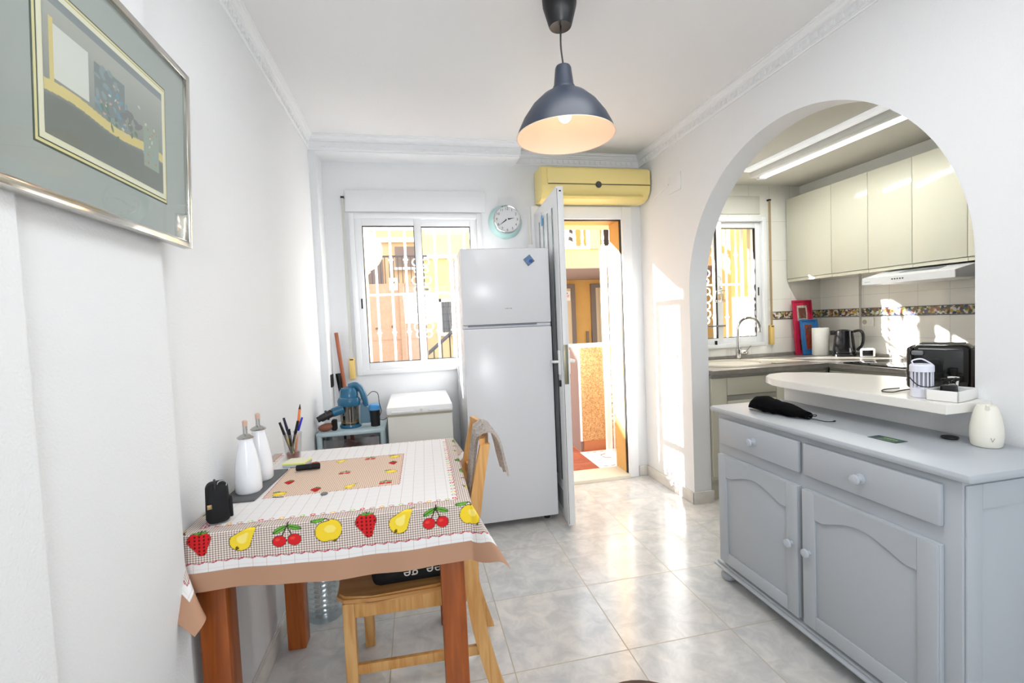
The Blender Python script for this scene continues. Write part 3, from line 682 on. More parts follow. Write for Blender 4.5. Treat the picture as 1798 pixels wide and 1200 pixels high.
    base = MX(MA('MULTIPLY', grid, .75), (*lin('#e6e4e3'), 1), (*lin('#bfa08d'), 1))
    gx = line(sp.outputs[0], .0064, .0032); gy = line(sp.outputs[1], .0064, .0032)
    gg = MA('MULTIPLY', MA('ADD', gx, gy), .5)
    gcol = MX(gg, (*lin('#efe6de'), 1), (*lin('#8c7468'), 1)); pcol = MX(gg, (*lin('#eedfce'), 1), (*lin('#bb9377'), 1))
    c1 = MX(A('ging').outputs['Fac'], base, gcol); c2 = MX(A('pink').outputs['Fac'], c1, pcol)
    pr = A('print'); c3 = MX(pr.outputs['Alpha'], c2, pr.outputs['Color'])
    L_(c3, b.inputs['Base Color']); b.inputs['Roughness'].default_value = .8; b.inputs['Specular IOR Level'].default_value = .2
    n = nt.nodes.new('ShaderNodeTexNoise'); n.inputs['Scale'].default_value = 700; bp = nt.nodes.new('ShaderNodeBump'); bp.inputs['Strength'].default_value = .15; bp.inputs['Distance'].default_value = .001
    L_(n.outputs['Fac'], bp.inputs['Height']); L_(bp.outputs[0], b.inputs['Normal'])
    me.materials.append(m)
    return tag(o, 'white fruit-printed tablecloth with gingham border and tan hem on table', 'tablecloth')
make_cloth()
TT = TZ+.0015

# ------------------------------------------------------------------ things on the table
CER = mat('white glazed ceramic', '#eceef2', .12)
def oil_bottle(x, y, lab):
    t = thing('oil_bottle', lab, 'bottle', (x, y, TT+.006), 0, 'oil and vinegar bottles')
    bm = NB(); lathe(bm, [(0, 0), (.034, 0), (.038, .006), (.038, .04), (.0345, .085), (.0265, .13), (.0205, .155), (.0195, .17), (.0, .17)], (x, y, TT+.0065)); obj('body', bm, CER, t)
    bm = NB(); lathe(bm, [(0, 0), (.023, 0), (.025, .004), (.018, .009), (.007, .014), (.0065, .042), (.0, .042)], (x, y, TT+.1755)); obj('spout', bm, STEEL, t, 'steel pourer')
    bm = NB(); lathe(bm, [(0, 0), (.007, 0), (.0075, .016), (.005, .019), (0, .019)], (x, y, TT+.2125)); obj('stopper', bm, mat('pinkish cork', '#c9a898', .7), t)
    return t
oil_bottle(.078, 1.575, 'white ceramic oil bottle with steel spout, the nearer of the pair')
oil_bottle(.078, 1.695, 'white ceramic oil bottle with steel spout, the farther of the pair')
bm = NB(); box(bm, -.05, .05, -.15, .15, 0, .005, bev=.001, M=Matrix.Translation((.078, 1.645, TT+.0005)) @ Matrix.Rotation(R(-4), 4, 'Z')); tag(obj('slate_mat', bm, mat('dark grey slate', '#5b5d5f', .7, bump=.4, bscale=60)), 'dark grey slate mat under the two white bottles', 'mat')
# pouch
PXX, PYY = .071, 1.362
t = thing('pouch', 'small black zipped pouch with ring at front left of table', 'pouch', (PXX, PYY, TT))
PM = Matrix.Translation((PXX, PYY, TT+.001)) @ Matrix.Rotation(R(22), 4, 'Z')
bm = NB(); vs = box(bm, -.027, .027, -.024, .024, 0, .108, bev=.015, seg=4)
for v in bm.verts:
    z = v.co.z/.108; s_ = 1+.16*math.sin(PI*min(1, z*1.1))-.06*z; v.co.x *= s_; v.co.y *= s_*1.1
bmesh.ops.transform(bm, matrix=PM, verts=bm.verts); CLOB = mat('black nylon', '#0d0d10', .75, bump=.4, bscale=300); obj('body', bm, CLOB, t)
bm = NB(); tube(bm, [PM @ Vector((-.004, .026*math.cos(a), .098+.0135*math.sin(a))) for a in np.linspace(-.3, PI+.3, 14)], .003, 8); obj('zip', bm, mat('black zip', '#1b1b1e', .5), t)
bm = NB(); tube(bm, [PM @ Vector((.012+.011*math.cos(a), -.018, .103+.010*math.sin(a))) for a in np.linspace(0, 2*PI, 15)], .0013, 6, False); obj('ring', bm, CHROME, t)
pbox('side_pocket', CLOB, t, (.026, .034, -.018, .018, .01, .06), bev=.003, M=PM)
pbox('badge', mat('dull gold badge', '#a58a63', .4, .6), t, (-.024, -.013, -.0295, -.026, .045, .057), bev=.001, M=PM)
# sticky notes
t = thing('sticky_notes', 'pastel block of sticky notes near the pen cup', 'notes', (.155, 1.853, TT), R(-12))
for k, c in enumerate(('#9ccbd8', '#dba6b8', '#bfe089', '#eef0a2')):
    pbox('pad', mat('note paper '+c, c, .8), t, (-.04, .04, -.035, .035, k*.0035+.001, (k+1)*.0035+.001), M=Matrix.Translation((.155, 1.853, TT)) @ Matrix.Rotation(R(-12), 4, 'Z'))
pbox('top_sheet', mat('off white label paper', '#e9e7cf', .8), t, (-.036, .036, -.025, .031, .0152, .0158), M=Matrix.Translation((.155, 1.853, TT)) @ Matrix.Rotation(R(-12), 4, 'Z'))
t = thing('marker_case', 'short black cylindrical case lying on the checked tablecloth centre', 'case', (.213, 1.765, TT))
bm = NB(); lathe(bm, [(0, 0), (.009, 0), (.0105, .002), (.0105, .078), (.009, .08), (0, .08)], M=axisM((.172, 1.762, TT+.0115), (1, .06, 0))); obj('body', bm, CLOB, t)
bm = NB(); lathe(bm, [(.0104, 0), (.0112, 0), (.0112, .004), (.0104, .004)], M=axisM((.219, 1.765, TT+.0115), (1, .06, 0))); obj('ring', bm, BLACK, t)
bm = NB(); lathe(bm, [(0, 0), (.0105, 0), (.0105, .0018), (0, .0018)], (.316, 1.487, TT+.0008)); tag(obj('coin', bm, mat('dull grey metal coin', '#77787a', .4, .7)), 'small grey coin on white part of the tablecloth', 'coin')
bm = NB(); tube(bm, [(.165, 1.505, TT+.002), (.18, 1.499, TT+.0025), (.198, 1.497, TT+.002)], .0011, 6); tag(obj('hair_pin', bm, BLACK), 'thin dark pin on tablecloth just right of the slate mat', 'pin')
# pen cup and pens
cxp, cyp = .118, 1.95
t = thing('pen_cup', 'clear plastic cup full of pens near wall at back of table', 'cup', (cxp, cyp, TT))
bm = NB(); lathe(bm, [(0, 0), (.027, 0), (.036, .10), (.0345, .10), (.026, .003), (0, .003)], (cxp, cyp, TT+.001)); obj('cup', bm, glass('clear cup plastic', (.93, .93, .93), .04, .14), t)
bm = NB(); lathe(bm, [(0, 0), (.022, 0), (.024, .018), (0, .018)], (cxp, cyp, TT+.0045)); obj('contents', bm, mat('red and blue oddments', '#9c3c38', .5, var=.6, vscale=90), t)
def pen(name, a, b, r, c, capc, lab, cat='pen', tip=None):
    t = thing(name, lab, cat, a, 0, 'pens in the clear cup')
    a, b = Vector(a), Vector(b); d = (b-a)
    bm = NB(); cyl(bm, a, a+d*.62, r, n=10); obj('barrel', bm, mat('pen '+c, c, .3), t)
    bm = NB(); cyl(bm, a+d*.62, b, r*1.25, r*1.0, n=10); obj('cap', bm, mat('pen '+capc, capc, .3), t)
    return t
zz = TT+.024
pen('pen', (cxp-.004, cyp-.005, zz), (cxp-.040, cyp-.01, zz+.125), .0045, '#1a1a1c', '#141416', 'black pen leaning far left in the clear cup')
pen('pen', (cxp+.002, cyp+.004, zz), (cxp-.030, cyp+.012, zz+.138), .0045, '#16161a', '#1b1b3a', 'black and navy capped pen leaning left in the clear cup')
pen('pen', (cxp, cyp-.012, zz), (cxp-.006, cyp-.016, zz+.097), .0048, '#161618', '#101012', 'short black pen standing at front centre of the cup')
pen('pen', (cxp-.006, cyp+.0, zz), (cxp+.026, cyp-.006, zz+.125), .0046, '#161618', '#101012', 'black pen leaning right in the clear cup')
pen('pen', (cxp-.008, cyp+.008, zz), (cxp+.040, cyp+.006, zz+.135), .0038, '#e8e8ec', '#2530b8', 'blue capped ballpoint leaning right in the clear cup')
pen('pen', (cxp+.008, cyp-.010, zz-.018), (cxp-.016, cyp-.014, zz+.066), .0036, '#e0c23a', '#d8b62e', 'short yellow pen seen through the clear cup')
t = thing('pencil', 'tall orange pencil standing out of the clear cup', 'pencil', (cxp+.006, cyp+.012, zz))
bm = NB(); cyl(bm, (cxp+.008, cyp+.008, zz), (cxp+.031, cyp+.012, zz+.168), .005, n=6); obj('barrel', bm, mat('orange lacquer', '#e98345', .35), t)
bm = NB(); cyl(bm, (cxp+.031, cyp+.012, zz+.168), (cxp+.0335, cyp+.0125, zz+.188), .005, .001, n=6); obj('tip', bm, mat('dark pencil tip', '#3a2a20', .6), t)

# ------------------------------------------------------------------ chair (faces the wall, pushed under the table)
CHM = Matrix.Translation((.545, 1.722, 0)) @ Matrix.Rotation(R(-2), 4, 'Z')
t = thing('dining_chair', 'light beech wooden chair with curved back pushed under the table', 'chair', (.545, 1.722, 0), R(-2))
HW = .195
def cp(name, m, *b, bev=.003): return pbox(name, m, t, *b, bev=bev, M=CHM)
bm = NB()
sp_ = [(-.215, -.19), (-.22, -.12), (-.223, 0), (-.22, .12), (-.215, .19), (-.19, .215), (-.1, .225), (.1, .215), (.205, .19), (.215, .1), (.215, -.1), (.205, -.19), (.1, -.215), (-.1, -.225), (-.19, -.215)]
prism(bm, sp_[::-1], .410, .437, 'z', bev=.008); bmesh.ops.transform(bm, matrix=CHM, verts=bm.verts); obj('seat', bm, BEECHX, t)
for y in (-1, 1):
    cp('leg', BEECH, (-.197, -.16, y*(HW-.005)-.018, y*(HW-.005)+.018, 0, .41))
# curved back posts run from floor to top
prof = [(0.305, 0), (.27, .12), (.235, .28), (.22, .43), (.225, .55), (.25, .72), (.285, .885)]
cen = spline([(x, 0, z) for x, z in prof], 5)
for y in (-1, 1):
    bm = NB(); rings = []
    for p in cen:
        w = .024 if p.z < .5 else .024-.008*(p.z-.5)/.4
        rings.append([bm.verts.new(CHM @ Vector((p.x+dx*w, y*HW+dy*.014, p.z))) for dx, dy in ((-1, -1), (1, -1), (1, 1), (-1, 1))])
    for A_, B_ in zip(rings, rings[1:]):
        for k in range(4): bm.faces.new((A_[k], A_[(k+1) % 4], B_[(k+1) % 4], B_[k]))
    bm.faces.new(rings[0][::-1]); bm.faces.new(rings[-1]); obj('leg', bm, BEECH, t, 'tall rear leg rising into the back post')
def railx(z, hh, x0, bow, name):
    bm = NB(); prev = None
    for i in range(13):
        y = -HW+2*HW*i/12; x = x0+bow*(1-(2*i/12-1)**2)
        ring = [bm.verts.new(CHM @ Vector((x+dx*.009, y, z+dz*hh))) for dx, dz in ((-1, -1), (1, -1), (1, 1), (-1, 1))]
        if prev:
            for k in range(4): bm.faces.new((prev[k], prev[(k+1) % 4], ring[(k+1) % 4], ring[k]))
        else: bm.faces.new(ring[::-1])
        prev = ring
    bm.faces.new(prev); obj(name, bm, BEECH, t)
railx(.865, .038, .276, .03, 'top_rail'); railx(.70, .02, .244, .02, 'back_slat'); railx(.60, .02, .226, .015, 'back_slat')
[cp('apron', BEECH, b_) for b_ in ((-.165, .20, -HW-.004, -HW+.014, .355, .41), (-.165, .20, HW-.014, HW+.004, .355, .41), (-.19, -.172, -HW+.018, HW-.018, .355, .41), (.19, .208, -HW+.018, HW-.018, .355, .41))]
cp('stretcher', BEECH, (-.165, .235, -HW-.004, -HW+.012, .165, .198)); cp('stretcher', BEECH, (-.165, .235, HW-.012, HW+.004, .165, .198)); cp('stretcher', BEECH, (-.20, -.186, -HW+.018, HW-.018, .245, .275))

# scarf over the top rail
def scarf():
    bm = NB(); n1, n2 = 46, 24; grid = []
    y0, y1 = -.15, .02
    path = spline([(.243, 0, .68), (.252, 0, .76), (.262, 0, .84), (.272, 0, .902), (.292, 0, .922), (.318, 0, .912), (.338, 0, .87), (.352, 0, .80), (.36, 0, .765)], 6)
    L_ = len(path)
    for i, p in enumerate(path):
        row = []
        for j in range(n2):
            v = j/(n2-1); fr_ = i/L_
            y = -.175+.20*v*(1-.25*abs(fr_-.5))+.05*(fr_)*(v-.3)-.03*fr_
            nx = .006*math.sin(v*17+fr_*5)+.004*math.sin(v*31)
            p2 = Vector((p.x+(nx if fr_ > .5 else -nx)+(-.010 if fr_ < .4 else 0), y, p.z+.012*math.sin(v*6+1)*(abs(fr_-.5)*1.6)))
            row.append(bm.verts.new(CHM @ p2))
        grid.append(row)
    for a, b in zip(grid, grid[1:]):
        for j in range(n2-1): bm.faces.new((a[j], a[j+1], b[j+1], b[j]))
    r = bmesh.ops.solidify(bm, geom=list(bm.faces), thickness=.013)
    return tag(obj('scarf', bm, mat('beige grey speckled knit', '#eee5de', .95, bump=1, bscale=160, var=.35, vscale=160)), 'beige and grey knitted cloth draped over the chair back', 'cloth')
scarf()
# bag on the seat
t = thing('cloth_bag', 'black cloth bag with white script lettering lying on the chair seat', 'bag', (.56, 1.68, .438))
bm = NB(); box(bm, .43, .735, 1.535, 1.83, .4395, .54, bev=.03, seg=3)
for v in bm.verts: v.co += Vector((.4, 1, .5))*.010*noise.noise(v.co*9); v.co.z = max(v.co.z-.05*max(0, .52-v.co.x)*1.2, .4392)
obj('body', bm, CLOB, t)
M_ = Matrix.Translation((.585, 1.581, .495)) @ Matrix.Rotation(R(86), 4, 'X') @ Matrix.Rotation(PI, 4, 'Z')
SCR = mat('cream print', '#d9d2c8', .7)
textmesh('lettering', 'Tee', .055, Matrix.Translation((.652, 1.5295, .480)) @ Matrix.Rotation(R(90), 4, 'X') @ Matrix.Rotation(PI, 4, 'Z') @ Matrix.Shear('XZ', 4, (0, 0)), SCR, t)
textmesh('lettering', 'ge', .055, Matrix.Translation((.56, 1.5295, .477)) @ Matrix.Rotation(R(90), 4, 'X') @ Matrix.Rotation(PI, 4, 'Z'), SCR, t)

# ------------------------------------------------------------------ framed picture on the near wall
def art():
    PMx = lambda y, z: .0  # unused
    t = thing('framed_picture', 'framed landscape print with wide grey-green mat on left wall', 'picture', (.06, 1.04, 1.51))
    y0, y1, z0, z1 = .745, 1.335, 1.512, 1.945
    sh = (.088-.068)/(z1-z0)
    TMx = Matrix(((1, 0, sh, .0-sh*z0), (0, 1, 0, 0), (0, 0, 1, 0), (0, 0, 0, 1)))
    FM = mat('polished champagne metal frame', '#cdcac3', .14, 1)
    bm = NB(); w = .016
    for b in ((.045, .068, y0, y0+w, z0, z1), (.045, .068, y1-w, y1, z0, z1), (.045, .068, y0+w, y1-w, z0, z0+w), (.045, .068, y0+w, y1-w, z1-w, z1)): box(bm, *b, bev=.002, M=TMx)
    obj('frame', bm, FM, t)
    bm = NB(); box(bm, .046, .058, y0+w, y1-w, z0+w, z1-w, M=TMx); obj('mat_board', bm, mat('grey green mat board', '#a8aead', .7), t)
    a0, a1, b0, b1 = .845, 1.232, 1.598, 1.862
    for k, (e, c) in enumerate(((0, '#4a5550'), (.003, '#e3d9a6'), (.008, '#4a5550'), (.0095, '#e8e4cf'))):
        bm = NB(); box(bm, .058+k*.0006, .0586+k*.0006, a0+e, a1-e, b0+e, b1-e, M=TMx); obj('bevel_line', bm, mat('picture line '+c, c, .7), t)
    # generic abstract print: plain blocks and soft blots
    e = .02; ny, nz = 260, 170
    ys = np.linspace(a0+e, a1-e, ny); zs = np.linspace(b0+e, b1-e, nz); Yg, Zg = np.meshgrid(ys, zs)
    u = (Yg-ys[0])/(ys[-1]-ys[0]); v = (Zg-zs[0])/(zs[-1]-zs[0])
    C = np.ones(u.shape+(4,)); C[..., :3] = lin('#a9adab')
    def put(m_, c): C[m_, :3] = lin(c)
    g = np.clip(v, 0, 1)[..., None]; C[..., :3] = np.array(lin('#6f7370'))*(1-g)+np.array(lin('#b4b6b2'))*g
    put(v > .93, '#8a9196')
    put((v > .30+.02*np.sin(u*9)) & (v < .38+.02*np.sin(u*9)), '#d9c88a')
    put((v < .28+.02*np.sin(u*9)), '#7a7e7c')
    put((u > .06) & (u < .3) & (v > .42) & (v < .8), '#d8dad6'); put((np.abs(u-.05) < .012) & (v > .36) & (v < .84), '#d9c88a')
    put((u > .34) & (u < .6) & (v > .40) & (v < .78), '#7f8a8c'); put((u > .78) & (u < .95) & (v > .18) & (v < .58), '#9aa59b')
    rs = np.random.RandomState(5)
    for cc, n_, rx0, ux, vx in (('#8d9aa0', 16, .022, (.34, .62), (.40, .78)), ('#6f97b0', 14, .016, (.36, .62), (.38, .66)), ('#c9a08f', 9, .010, (.36, .6), (.4, .7)), ('#6d8274', 14, .018, (.4, .74), (.2, .5)), ('#b88072', 12, .009, (.79, .94), (.2, .55)), ('#cfc9b6', 12, .010, (.4, .92), (.25, .7)), ('#7b7e7e', 9, .032, (.58, .74), (.08, .6)), ('#8fa7b5', 10, .012, (.78, .94), (.22, .56))):
        for _ in range(n_):
            pu, pv = rs.uniform(*ux), rs.uniform(*vx); an = rs.uniform(0, PI); r1, r2 = rx0*rs.uniform(.6, 1.3), rx0*rs.uniform(.8, 2.2)
            du_, dv_ = (u-pu)*1.5, v-pv; q_ = np.hypot((du_*math.cos(an)+dv_*math.sin(an))/r1, (-du_*math.sin(an)+dv_*math.cos(an))/r2)
            put(q_ < 1, cc)
    X = .0608+np.zeros_like(Yg)+sh*(Zg-z0)
    P = np.stack([X, Yg, Zg], -1).reshape(-1, 3) - np.array(t.location)
    me = bpy.data.meshes.new('print'); me.from_pydata(P.tolist(), [], [(j*ny+i, j*ny+i+1, (j+1)*ny+i+1, (j+1)*ny+i) for j in range(nz-1) for i in range(ny-1)])
    at = me.attributes.new('print', 'FLOAT_COLOR', 'POINT'); at.data.foreach_set('color', C.reshape(-1).astype(np.float32))
    m = bpy.data.materials.new('abstract print'); m.use_nodes = True; b = m.node_tree.nodes['Principled BSDF']; a = m.node_tree.nodes.new('ShaderNodeAttribute'); a.attribute_name = 'print'
    m.node_tree.links.new(a.outputs['Color'], b.inputs['Base Color']); b.inputs['Roughness'].default_value = .6; me.materials.append(m)
    o = bpy.data.objects.new('print', me); col.objects.link(o); o.parent = t
    bm = NB(); box(bm, .0635, .065, y0+w, y1-w, z0+w, z1-w, M=TMx); obj('glazing', bm, glass('picture glass', (.97, .98, .97), .02, .05), t)
art()

# ------------------------------------------------------------------ pendant lamp
NAVY = mat('matt navy enamel', '#252d3b', .38); LX, LY = 1.238, 1.77
t = thing('pendant_lamp', 'navy blue metal pendant lamp hanging lit from the ceiling', 'lamp', (LX, LY, 1.99))
bm = NB(); lathe(bm, [(0, H-.001), (.068, H-.001), (.066, H-.03), (.045, H-.105), (.042, H-.11), (0, H-.105)], (LX-.005, LY, 0)); obj('ceiling_cup', bm, mat('near black plastic', '#15161a', .35), t)
bm = NB(); tube(bm, spline([(LX-.003, LY, H-.1), (LX-.006, LY, H-.18), (LX, LY, 2.30)], 5), .0035, 8); obj('cord', bm, BLACK, t)
bm = NB(); lathe(bm, [(0, 2.292), (.008, 2.292), (.028, 2.284), (.032, 2.276), (.039, 2.21), (.043, 2.205), (.047, 2.192)], (LX, LY, 0)); obj('neck', bm, NAVY, t)
so = [(.047, 2.192), (.058, 2.186), (.09, 2.166), (.13, 2.128), (.165, 2.078), (.186, 2.035), (.193, 2.015), (.194, 2.012)]
bm = NB(); lathe(bm, so, (LX, LY, 0), 64); sh_ = obj('lamp_shade', bm, NAVY, t)
bm = NB(); lathe(bm, [(0, 2.187), (.045, 2.187)]+[(r-.002, z-.0015) for r, z in so[1:-1]]+[(.191, 2.0125), (.195, 2.011), (.1955, 2.0135), (.194, 2.0135)], (LX, LY, 0), 64); obj('shade_lining', bm, mat('white enamel lining', '#efdccb', .5), sh_, 'white enamel inside')
bm = NB(); cyl(bm, (LX, LY, 2.187), (LX, LY, 2.135), .017); obj('socket', bm, WPLA, t)
bm = NB(); lathe(bm, [(0, 0), (.012, .002), (.023, .012), (.027, .026), (.025, .04), (.017, .058), (.014, .07), (0, .07)], (LX, LY, 2.068)); obj('bulb', bm, mat('glowing warm bulb', '#ffdfb4', .3, emit=4), t)

# ------------------------------------------------------------------ grey sideboard
SBM = Matrix.Translation((2.212, 1.445, 0))
SIDE = 1
t = thing('sideboard', 'grey painted sideboard with two drawers and two arched doors', 'sideboard', (2.212, 1.445, 0))
# local frame: x -.2 front .. +.2 back, y along
def sb(name, par, *b, bev=.003, m=GREY, label=None): return pbox(name, m, par, *b, bev=bev, M=SBM, label=label)
F = -.192
sb('carcass', t, (F, .185, -.505, .505, .085, .815))
sb('top', t, (F-.028, .19, -.54, .535, .815, .842), bev=.011)
sb('plinth_moulding', t, (F-.028, .185, -.53, .53, .06, .073), (F-.016, .185, -.518, .518, .073, .088), bev=.006)
for x in (F+.02, .14):
    for y in (-.48, .48):
        bm = NB(); lathe(bm, [(0, 0), (.018, 0), (.032, .009), (.036, .024), (.03, .037), (.016, .044), (.022, .052), (.024, .06), (0, .06)], M=SBM @ Matrix.Translation((x, y, .0))); obj('bun_foot', bm, GREY, t)
def knob(par, y, z):
    bm = NB(); lathe(bm, [(0, 0), (.016, 0), (.017, .003), (.009, .006), (.008, .014), (.013, .018), (.017, .024), (.015, .031), (.007, .0335), (0, .034)], n=24, M=SBM @ axisM((F-.018, y, z), (-1, 0, 0))); obj('knob', bm, mat('pale grey gloss knob', '#b6bcc4', .25), par)
for (ya, yb) in ((.017, .481), (-.463, -.004)):
    dr = sb('drawer', t, (F-.019, F, ya, yb, .672, .792), bev=.006); knob(dr, (ya+yb)/2, .732)
for (ya, yb, ky) in ((.017, .481, .047), (-.463, -.004, -.034)):
    dr = sb('door', t, (F-.019, F, ya, yb, .105, .622), bev=.004)
    # raised frame with an arched top rail, around a recessed panel
    st = .055; bm = NB(); xf0, xf1 = F-.026, F-.018
    box(bm, xf0, xf1, ya+.001, ya+st, .106, .621, bev=.002, M=SBM); box(bm, xf0, xf1, yb-st, yb-.001, .106, .621, bev=.002, M=SBM); box(bm, xf0, xf1, ya+st, yb-st, .106, .16, bev=.002, M=SBM)
    pl = [(ya+st, .620), (ya+st, .522)]
    for k in range(1, 24):
        s_ = k/24; yy = ya+st+.02+(yb-ya-2*st-.04)*s_; pl.append((yy, .519+.045*math.sin(PI*s_)**1.3))
    pl += [(yb-st, .522), (yb-st, .620)]
    vs = prism(bm, pl, xf0, xf1, 'x'); bmesh.ops.transform(bm, matrix=SBM, verts=vs)
    obj('door_frame', bm, GREY, dr); knob(dr, ky, .39)

SBZ = .8425
sbp = pbox('end_panel_frame', GREY, t, (-.185, -.13, -.511, -.505, .09, .80), (.12, .182, -.511, -.505, .09, .80), (-.13, .12, -.511, -.505, .09, .16), (-.13, .12, -.511, -.505, .73, .80), bev=.002, M=SBM)
# things on the sideboard
t = thing('drawstring_pouch', 'black velvet drawstring pouch lying on the sideboard', 'pouch', (2.13, 1.70, SBZ))
bm = NB(); pts = [Vector((2.11, 1.845, SBZ+.026)), Vector((2.15, 1.56, SBZ+.018))]
dirv = (pts[1]-pts[0]).normalized(); sd = Vector((-dirv.y, dirv.x, 0)); N_ = 22; prev = None
for i in range(N_):
    s_ = i/(N_-1); c_ = pts[0].lerp(pts[1], s_)
    w = (.012+.05*math.sin(min(1, s_*3.2)*PI/2)) * (1-.52*max(0, s_-.25)/.75); hgt = (.004+.03*math.sin(min(1, s_*4)*PI/2))*(1-.55*max(0, s_-.2)/.8)
    if s_ > .94: w *= .8
    ring = []
    for k in range(16):
        a = 2*PI*k/16; off = sd*w*math.cos(a); zz_ = hgt*math.sin(a)
        p = Vector((c_.x, c_.y, SBZ+hgt+.001))+off+Vector((0, 0, zz_)); p += Vector((1, 1, .8))*.010*noise.noise(p*26); p.z = max(p.z, SBZ+.001)
        ring.append(bm.verts.new(p))
    if prev:
        for k in range(16): bm.faces.new((prev[k], prev[(k+1) % 16], ring[(k+1) % 16], ring[k]))
    else: bm.faces.new(ring[::-1])
    prev = ring
bm.faces.new(prev); obj('body', bm, mat('black velvet', '#08080a', .95, bump=.5, bscale=90, spec=.1), t)
bm = NB(); tube(bm, spline([(2.15, 1.565, SBZ+.015), (2.165, 1.545, SBZ+.022), (2.175, 1.55, SBZ+.014), (2.165, 1.565, SBZ+.012)], 5), .0016, 6)
tube(bm, spline([(2.145, 1.56, SBZ+.008), (2.165, 1.535, SBZ+.003), (2.17, 1.50, SBZ+.003), (2.20, 1.49, SBZ+.003), (2.212, 1.50, SBZ+.003), (2.19, 1.49, SBZ+.003)], 5), .0016, 6); obj('cord', bm, BLACK, t)
CM = Matrix.Translation((2.138, 1.236, SBZ)) @ Matrix.Rotation(R(3), 4, 'Z')
t = thing('card', 'green and dark printed card lying flat on the sideboard', 'card', (2.138, 1.236, SBZ), R(3))
pbox('card', mat('dark card', '#3c4650', .5), t, (-.026, .026, -.046, .046, .0004, .0012), M=CM); pbox('printed_panel', mat('green print', '#55775a', .5, var=.3, vscale=90), t, (-.02, .02, -.036, .02, .0012, .0016), M=CM)
pbox('lettering', mat('pale green print', '#a9c79a', .5), t, *[(.001, .007, -.030+i*.009, -.024+i*.009, .0016, .0018) for i in range(5)], M=CM)
bm = NB(); lathe(bm, [(0, 0), (.020, 0), (.023, .003), (.022, .007), (.015, .009), (0, .0085)], (2.318, 1.175, SBZ+.0005)); tag(obj('lens_cap', bm, mat('matt black plastic', '#141416', .5)), 'flat round black disc on sideboard beside the white vase', 'disc')
t = thing('humidifier', 'cream tapered vase-shaped diffuser on sideboard against the wall', 'diffuser', (2.322, 1.078, SBZ))
bm = NB(); lathe(bm, [(0, 0), (.032, 0), (.036, .005), (.039, .03), (.038, .06), (.033, .092), (.026, .118), (.022, .126), (.019, .126), (.017, .118), (0, .116)], (2.322, 1.078, SBZ+.0005)); obj('body', bm, mat('cream satin ceramic', '#e9e6da', .4), t)
bm = NB(); cyl(bm, (2.303, 1.064, SBZ+.117), (2.299, 1.061, SBZ+.131), .006, .004); obj('spout_lug', bm, MATS['cream satin ceramic'], t)
bm = NB(); v3 = [(2.2945, 1.0495, SBZ+.033), (2.3015, 1.0445, SBZ+.033), (2.298, 1.0475, SBZ+.022)]; tube(bm, [v3[0], v3[2], v3[1]], .001, 6); obj('mark', bm, mat('grey mark', '#a09a92', .6), t)

# ------------------------------------------------------------------ breakfast counter
bm = NB(); pl = [(2.222, 1.12), (2.409, 1.12), (2.409, 1.167), (2.73, 1.167), (2.73, 1.50), (2.70, 1.68), (2.62, 1.86), (2.53, 1.96), (2.43, 2.005), (2.34, 1.99), (2.27, 1.93), (2.232, 1.85), (2.222, 1.78)]
prism(bm, pl, .9395, .971, 'z', bev=.002)
tag(obj('breakfast_counter', bm, mat('white laminate counter', '#eceae4', .25)), 'white laminate breakfast counter with rounded end on the half wall', 'counter')
CZ_ = .9715
# toaster
TAM = Matrix.Translation((2.524, 1.340, CZ_)) @ Matrix.Rotation(math.atan2(-.866, .5), 4, 'Z')
t = thing('toaster', 'glossy black two-slot toaster on the breakfast counter', 'toaster', (2.524, 1.340, CZ_), math.atan2(-.866, .5))
TB = mat('glossy black enamel', '#0b0b0c', .1, coat=.5); TBM = mat('brownish black plastic', '#2a2422', .25)
bm = NB(); box(bm, -.085, .085, -.072, .072, .010, .168, bev=.028, seg=4, M=TAM); obj('shell', bm, TB, t)
bm = NB(); box(bm, -.095, -.075, -.070, .070, .004, .160, bev=.012, seg=3, M=TAM); obj('end_cap', bm, TBM, t)
bm = NB(); box(bm, .075, .095, -.070, .070, .004, .160, bev=.012, seg=3, M=TAM); obj('end_cap', bm, TBM, t)
pbox('slot', mat('dark steel slot', '#4a4a4a', .3, .8), t, (-.06, .06, -.04, -.012, .1675, .171), (-.06, .06, .012, .04, .1675, .171), M=TAM)
pbox('lever', mat('grey plastic lever', '#6e7072', .3), t, (-.078, -.045, -.086, -.071, .130, .146), bev=.004, M=TAM)
bm = NB()
for k in range(4): box(bm, -.097, -.094, -.058, -.046, .03+k*.014, .038+k*.014, M=TAM)
obj('buttons', bm, mat('pale icons', '#b8b2ac', .5), t)
pbox('lever_slot', BLACK, t, (-.070, -.052, -.074, -.0715, .04, .128), M=TAM)
# lantern
t = thing('lantern', 'white cylindrical ribbed insect lamp with handle beside the toaster', 'lantern', (2.302, 1.248, CZ_))
LX2, LY2 = 2.302, 1.248; LWt = mat('bluish white plastic', '#e4e6f2', .3)
bm = NB(); lathe(bm, [(0, 0), (.030, 0), (.031, .003), (.031, .032), (.02, .036), (0, .036)], (LX2, LY2, CZ_+.0005)); obj('base', bm, LWt, t)
bm = NB()
for k in range(16): a = 2*PI*k/16; cyl(bm, (LX2+.029*math.cos(a), LY2+.029*math.sin(a), CZ_+.033), (LX2+.029*math.cos(a), LY2+.029*math.sin(a), CZ_+.09), .0024, n=6)
obj('grille', bm, LWt, t)
bm = NB(); cyl(bm, (LX2, LY2, CZ_+.036), (LX2, LY2, CZ_+.088), .020); obj('core', bm, mat('pale grey tube', '#a9abb0', .4), t)
bm = NB(); lathe(bm, [(0, 0), (.033, 0), (.033, .02), (.029, .025), (0, .025)], (LX2, LY2, CZ_+.088)); obj('cap', bm, LWt, t)
